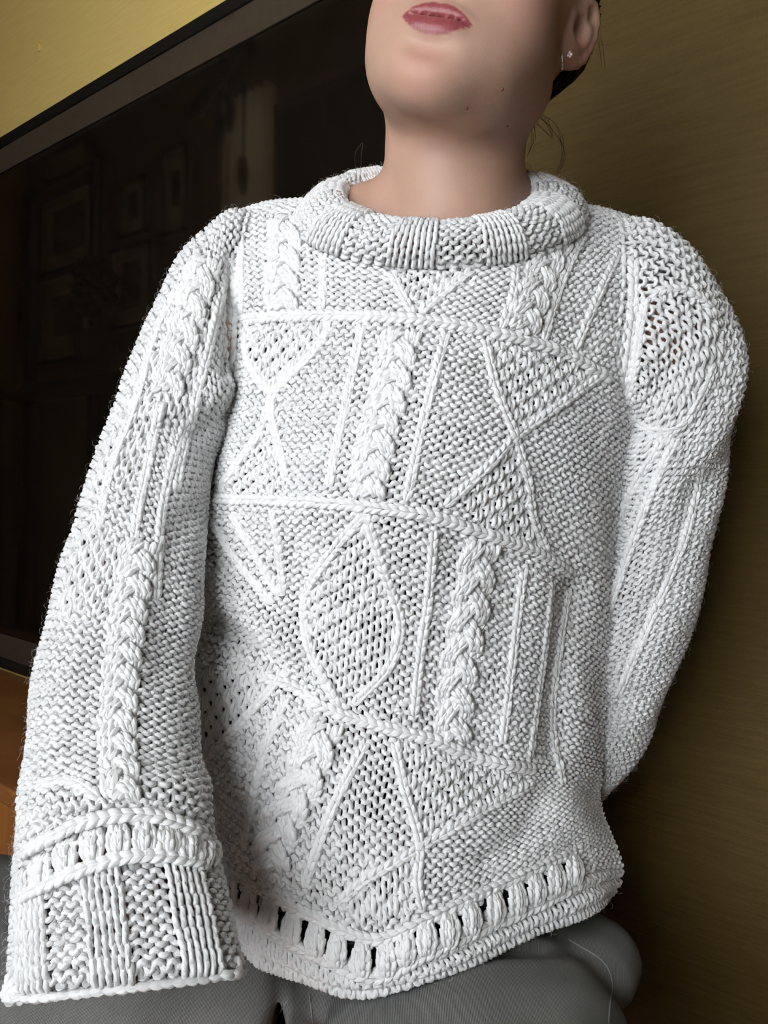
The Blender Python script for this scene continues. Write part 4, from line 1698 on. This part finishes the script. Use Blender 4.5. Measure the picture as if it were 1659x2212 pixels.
# ------------------------------------------------------------------ knitting
if not QUICK:
    x, y, fc, U, Vv = cells(front)
    sg = np.ones((front.NV, front.NU))
    ms = moss(front.NV, front.NU)
    MOSS = [
        [(525, 700), (720, 695), (680, 760), (600, 850), (540, 790)],
        [(595, 870), (620, 1045), (560, 1075), (470, 1065)],
        [(1045, 725), (1300, 800), (1200, 890), (1110, 940), (1070, 850)],
        [(1105, 950), (960, 1085), (1040, 1140), (1180, 1200), (1140, 1040)],
        [(785, 1110), (660, 1290), (670, 1400), (735, 1520), (850, 1430), (868, 1350), (830, 1240)],
        [(850, 590), (1020, 585), (900, 690)],
        [(850, 1600), (1150, 1690), (905, 1820)],
        [(425, 1440), (620, 1440), (440, 1640)],
        [(905, 1830), (720, 1960), (800, 2010), (880, 1990)],
    ]
    for p in MOSS:
        k = in_poly(x, y, p)
        sg[k] = ms[k]
    # plain knit ground inside the cables, garter hem
    hem = in_poly(x, y, [(440, 1960), (620, 2020), (810, 2098), (950, 2035), (1240, 1895), (1400, 1840), (1400, 2300), (400, 2300)])
    jj = np.indices(sg.shape)[0]
    sg[hem] = np.where(jj[hem] % 2 == 0, 1, -1)
    BAND = [(470, 1880), (530, 1915), (620, 1965), (720, 2012), (820, 2042), (905, 2002), (1000, 1957), (1100, 1912), (1235, 1852), (1250, 1888), (1140, 1945),
            (1040, 1988), (950, 2030), (880, 2068), (810, 2098), (720, 2066), (620, 2017), (520, 1955), (470, 1910)]
    NECK = [(655, 360), (652, 468), (720, 525), (850, 566), (1000, 570), (1120, 542), (1245, 470), (1258, 360)]
    mk = ~in_poly(x, y, BAND) & ~in_poly(x, y, NECK)
    knit('front_panel', front, sweater, sg, mk, seed=2, label='front of purl stitch fabric with moss stitch diamonds')
    x, y, fc, U, Vv = cells(back)
    knit('back_panel', back, sweater, np.ones((back.NV, back.NU)), ~in_poly(x, y, [(690, 300), (690, 500), (1220, 500), (1220, 300)]), SEG=8, SIDES=4, seed=3)

    def sl(name, s, polys, seed, mask=None, lab=None):
        x, y, fc, U, Vv = cells(s)
        sg = np.ones((s.NV, s.NU))
        ms = moss(s.NV, s.NU)
        for p in polys:
            k = in_poly(x, y, p) & fc
            sg[k] = ms[k]
        mk = np.ones(sg.shape, bool)
        for p in mask or []:
            mk &= ~(in_poly(x, y, p) & fc)
        return knit(name, s, sweater, sg, mk, SEG=14, SIDES=5, seed=seed, label=lab)

    CB = [(95, 1872), (120, 1850), (200, 1800), (330, 1788), (440, 1826), (448, 1856), (330, 1842), (230, 1858), (120, 1918)]
    sl('sleeve', lsl, [[(300, 800), (350, 880), (280, 1050), (200, 1050)], [(180, 1120), (290, 1180), (250, 1330), (130, 1330)],
                       [(330, 760), (450, 760), (440, 880), (340, 930)]], 4, [CB], 'sleeve hanging forward over the thigh')
    sl('sleeve', rsl, [[(1400, 640), (1540, 680), (1555, 780), (1480, 900), (1360, 880)]], 5, None, 'sleeve passing behind the back')
    # cuff
    x, y, fc, U, Vv = cells(cuf)
    jj, ii = np.indices(x.shape)
    rib = (ii // 3) % 2 == 0
    low = Vv > 0.24
    sg = np.where(rib & low, -1.0, 1.0)
    knit('cuff', cuf, sweater, sg, ~(in_poly(x, y, CB) & fc), np.where(rib & low, .0012, -.0008), SEG=14, SIDES=5, seed=6, label='ribbed cuff of the near sleeve')
    # collar
    jj, ii = np.indices((clr.NV, clr.NU))
    rib = (ii // 4) % 2 == 0
    knit('collar', clr, sweater, np.where(rib, -1.0, 1.0), None, np.where(rib, .0009, -.0002), SEG=14, SIDES=6, seed=7, rad=.00185, label='rolled ribbed crew collar')

    # raised ropes of knit stitches
    R1 = [(522, 692), (600, 686), (740, 684), (890, 692), (1000, 708), (1130, 736), (1240, 776), (1320, 822)]
    R2 = [(445, 1076), (560, 1080), (690, 1086), (800, 1096), (930, 1115), (1040, 1150), (1150, 1190), (1245, 1245)]
    R3 = [(560, 1462), (628, 1482), (720, 1536), (861, 1578), (942, 1600), (1024, 1636), (1165, 1662)]
    R4 = [(462, 1850), (530, 1898), (620, 1948), (720, 1995), (815, 2026), (914, 1986), (1007, 1940), (1090, 1902), (1180, 1862), (1262, 1826)]
    R5 = [(480, 1945), (540, 1978), (620, 2026), (720, 2078), (812, 2110), (878, 2080), (955, 2042), (1049, 2000), (1163, 1952), (1262, 1900)]
    CO = [(655, 470), (720, 522), (790, 550), (850, 565), (940, 574), (1020, 566), (1110, 545), (1190, 510), (1250, 465)]
    for i, (p, wd) in enumerate(((R1, .0058), (R2, .0058), (R3, .0056), (R4, .0054), (R5, .0060), (CO, .0050))):
        rope('raised_ridge', front, p, wid=wd, hgt=.0016, rad=.0025, seed=i)
    ROPES = [
        [(785, 702), (765, 800), (745, 900), (722, 1000), (712, 1068)],
        [(965, 716), (935, 830), (905, 950), (885, 1050), (872, 1092)],
        [(528, 705), (538, 780), (568, 830), (595, 852)],
        [(722, 700), (680, 762), (620, 822), (595, 852), (560, 940), (510, 1010), (478, 1056)],
        [(592, 856), (590, 905), (605, 960), (622, 1040)],
        [(1045, 730), (1060, 800), (1080, 870), (1110, 942), (1138, 1040), (1150, 1120), (1182, 1200)],
        [(1305, 805), (1240, 852), (1170, 902), (1110, 946), (1060, 1000), (985, 1070), (945, 1105)],
        [(845, 590), (870, 640), (895, 686)],
        [(1022, 585), (960, 632), (898, 688)],
        [(1112, 575), (1106, 640), (1080, 715)],
        [(1335, 545), (1290, 640), (1235, 768)],
        [(1265, 500), (1215, 600), (1170, 740)],
        [(702, 545), (700, 620), (698, 682)],
        [(522, 485), (524, 580), (526, 682)],
        [(590, 1100), (606, 1180), (615, 1290)],
        [(790, 1108), (720, 1190), (662, 1290), (668, 1390), (708, 1480), (735, 1530)],
        [(790, 1108), (832, 1240), (866, 1345), (840, 1440), (760, 1525)],
        [(936, 1140), (926, 1280), (906, 1420), (892, 1560)],
        [(1130, 1225), (1108, 1400), (1082, 1620)],
        [(1190, 1250), (1172, 1400), (1140, 1640)],
        [(622, 1505), (570, 1640), (530, 1835)],
        [(792, 1600), (722, 1740), (652, 1935)],
        [(852, 1600), (872, 1700), (905, 1815), (900, 1900), (912, 1965)],
        [(1155, 1690), (1040, 1752), (905, 1832), (790, 1900), (722, 1960)],
        [(625, 1445), (525, 1560), (442, 1645)],
        [(424, 1420), (440, 1640), (462, 1810)],
        [(450, 1110), (500, 1190), (555, 1262), (600, 1310)],
        [(500, 1105), (540, 1170), (580, 1240), (608, 1290)],
        [(1225, 1270), (1205, 1400), (1190, 1560), (1215, 1700)],
    ]
    for i, p in enumerate(ROPES):
        rope('raised_rib', front, p, wid=.0046, hgt=.0011, rad=.00245, seed=20 + i)
    cable('cable', front, [(868, 716), (845, 830), (815, 950), (790, 1078)], 95, 150, seed=1, label='plaited cable down the middle of the chest')
    cable('cable', front, [(700, 1558), (655, 1690), (610, 1780), (585, 1880)], 100, 190, seed=2, label='thick plaited cable above the hem')
    cable('cable', front, [(1035, 1172), (1010, 1330), (985, 1470), (975, 1600)], 90, 210, seed=3, label='plaited cable on the lower right of the front')
    cable('cable', front, [(620, 470), (615, 560), (610, 680)], 85, 140, seed=4)
    cable('cable', front, [(1200, 520), (1160, 610), (1120, 725)], 80, 140, seed=5)
    cable('cable', lsl, [(305, 1170), (280, 1300), (262, 1450), (254, 1600), (264, 1735)], 86, 150, seed=7, label='plaited cable down the near sleeve')
    cable('cable', lsl, [(445, 560), (418, 650), (385, 760), (355, 860)], 74, 170, seed=8, hgt=.0016, amp=.0018)
    for i, p in enumerate(([(350, 870), (322, 1000), (300, 1100), (290, 1180)], [(400, 900), (370, 1010), (345, 1130), (335, 1300)])):
        rope('raised_rib', lsl, p, seed=55 + i)
    for i, p in enumerate(([(490, 560), (470, 660), (440, 800), (400, 950), (375, 1080)], [(395, 610), (340, 720), (300, 860), (245, 1010), (215, 1150)],
                           [(60, 1700), (160, 1690), (230, 1740)])):
        rope('raised_rib', lsl, p, seed=60 + i)
    rope('raised_ridge', lsl, [(52, 1846), (110, 1815), (200, 1776), (330, 1765), (450, 1812)], wid=.0054, hgt=.0036, rad=.0026, seed=70)
    rope('raised_ridge', cuf, [(48, 1940), (130, 1898), (250, 1858), (340, 1850), (450, 1870)], wid=.0054, hgt=.0036, rad=.0026, seed=71)
    rope('raised_ridge', cuf, [(34, 2085), (120, 2108), (250, 2096), (380, 2078), (502, 2056)], wid=.0048, hgt=.0022, rad=.0026, seed=72)
    rope('raised_ridge', cuf, [(30, 2126), (130, 2150), (260, 2140), (400, 2112), (510, 2084)], wid=.0056, hgt=.0030, rad=.0028, seed=73)
    for i, p in enumerate(([(1398, 640), (1460, 625), (1520, 655), (1545, 700)], [(1398, 640), (1382, 720), (1368, 820), (1345, 890)],
                           [(1345, 890), (1410, 930), (1470, 920), (1510, 860), (1545, 780)],
                           [(1460, 950), (1400, 1080), (1335, 1260), (1290, 1390)], [(1512, 1010), (1478, 1160), (1400, 1350), (1330, 1510)],
                           [(1440, 940), (1370, 1050), (1315, 1180)])):
        rope('raised_rib', rsl, p, seed=80 + i)

    # cord along the armhole seams
    rope('armhole_seam', front, [(512, 590), (509, 680), (500, 760), (490, 830), (474, 910), (456, 1000), (444, 1060)], wid=.0060, hgt=.0010, rad=.0028, seed=90)
    rope('armhole_seam', lsl, [(505, 560), (502, 620), (499, 690), (495, 760), (488, 840)], wid=.0075, hgt=.0008, rad=.0032, seed=91)
    rope('armhole_seam', rsl, [(1368, 560), (1366, 650), (1358, 740), (1346, 830), (1336, 880)], wid=.0060, hgt=.0006, rad=.0028, seed=92)

    # bobbles over the open rows
    def bobble(s, px, py, w, h, seed, tilt=0.0):
        r = np.random.default_rng(seed)
        bag = Bag()
        for k in (-.30, 0.0, .30):
            t = np.linspace(-.5, .5, 13)
            wx = k * (0.45 + 0.75 * np.cos(np.pi * t))
            q = np.stack([px + wx * w + tilt * t * h, py + t * h], 1)
            uv = s.find(q)
            z = .0010 + .0050 * np.cos(np.pi * t) * (1 - 1.6 * abs(k) ** 1.5)
            chain_uvh(bag, s, uv, .0030, z, .0058, .0023, seed * 5 + int(10 * k))
        o = bag.build('bobble', M['yarn'])
        under(o, sweater)

    for i, (px, py) in enumerate(((505, 1925), (547, 1950), (590, 1976), (637, 2003), (685, 2028), (730, 2052), (782, 2072), (835, 2072), (876, 2048), (919, 2027), (966, 2008), (1012, 1984),
                                  (1064, 1963), (1111, 1942), (1152, 1922), (1194, 1902), (1232, 1882))):
        bobble(front, px, py, 36, 74, 100 + i)
    for i, (px, py) in enumerate(((100, 1885), (150, 1852), (205, 1832), (258, 1822), (312, 1816), (360, 1822), (405, 1834), (440, 1846))):
        bobble(cuf, px, py, 44, 76, 130 + i)

    # stray fibres
    def fuzz(surfs, n, seed):
        r = np.random.default_rng(seed)
        bag = Bag()
        for s, k in surfs:
            u, v = r.random(k), r.random(k)
            P, Nn = s.at(u, v)
            keep = ((CAM - P) * Nn).sum(1) > -0.25 * np.linalg.norm(CAM - P, axis=1)
            x, y, _ = project(P)
            if s is front:
                keep &= ~in_poly(x, y, [(655, 360), (652, 468), (720, 525), (850, 566), (1000, 570), (1120, 542), (1245, 470), (1258, 360)])
            for p, n_ in zip(P[keep], Nn[keep]):
                L = r.uniform(.0025, .0085)
                t1 = np.cross(n_, r.normal(size=3))
                t1 /= np.linalg.norm(t1)
                t = np.linspace(0, 1, 5)[:, None]
                Q = p + n_ * (.002 + L * .55 * np.sin(t * 1.9)) + t1 * (t * L * .9) + r.normal(size=(5, 3)) * .0003
                V, Fq, A = tube_arrays(Q, .00008, np.broadcast_to(np.cross(n_, t1), Q.shape), 3)
                bag.add(V, Fq, A)
        o = bag.build('stray_fibres', M['yarn'], None, kind='stuff')
        under(o, sweater)
    fuzz(((front, 2200), (lsl, 3800), (rsl, 3000), (cuf, 1400), (clr, 800)), 0, 9)
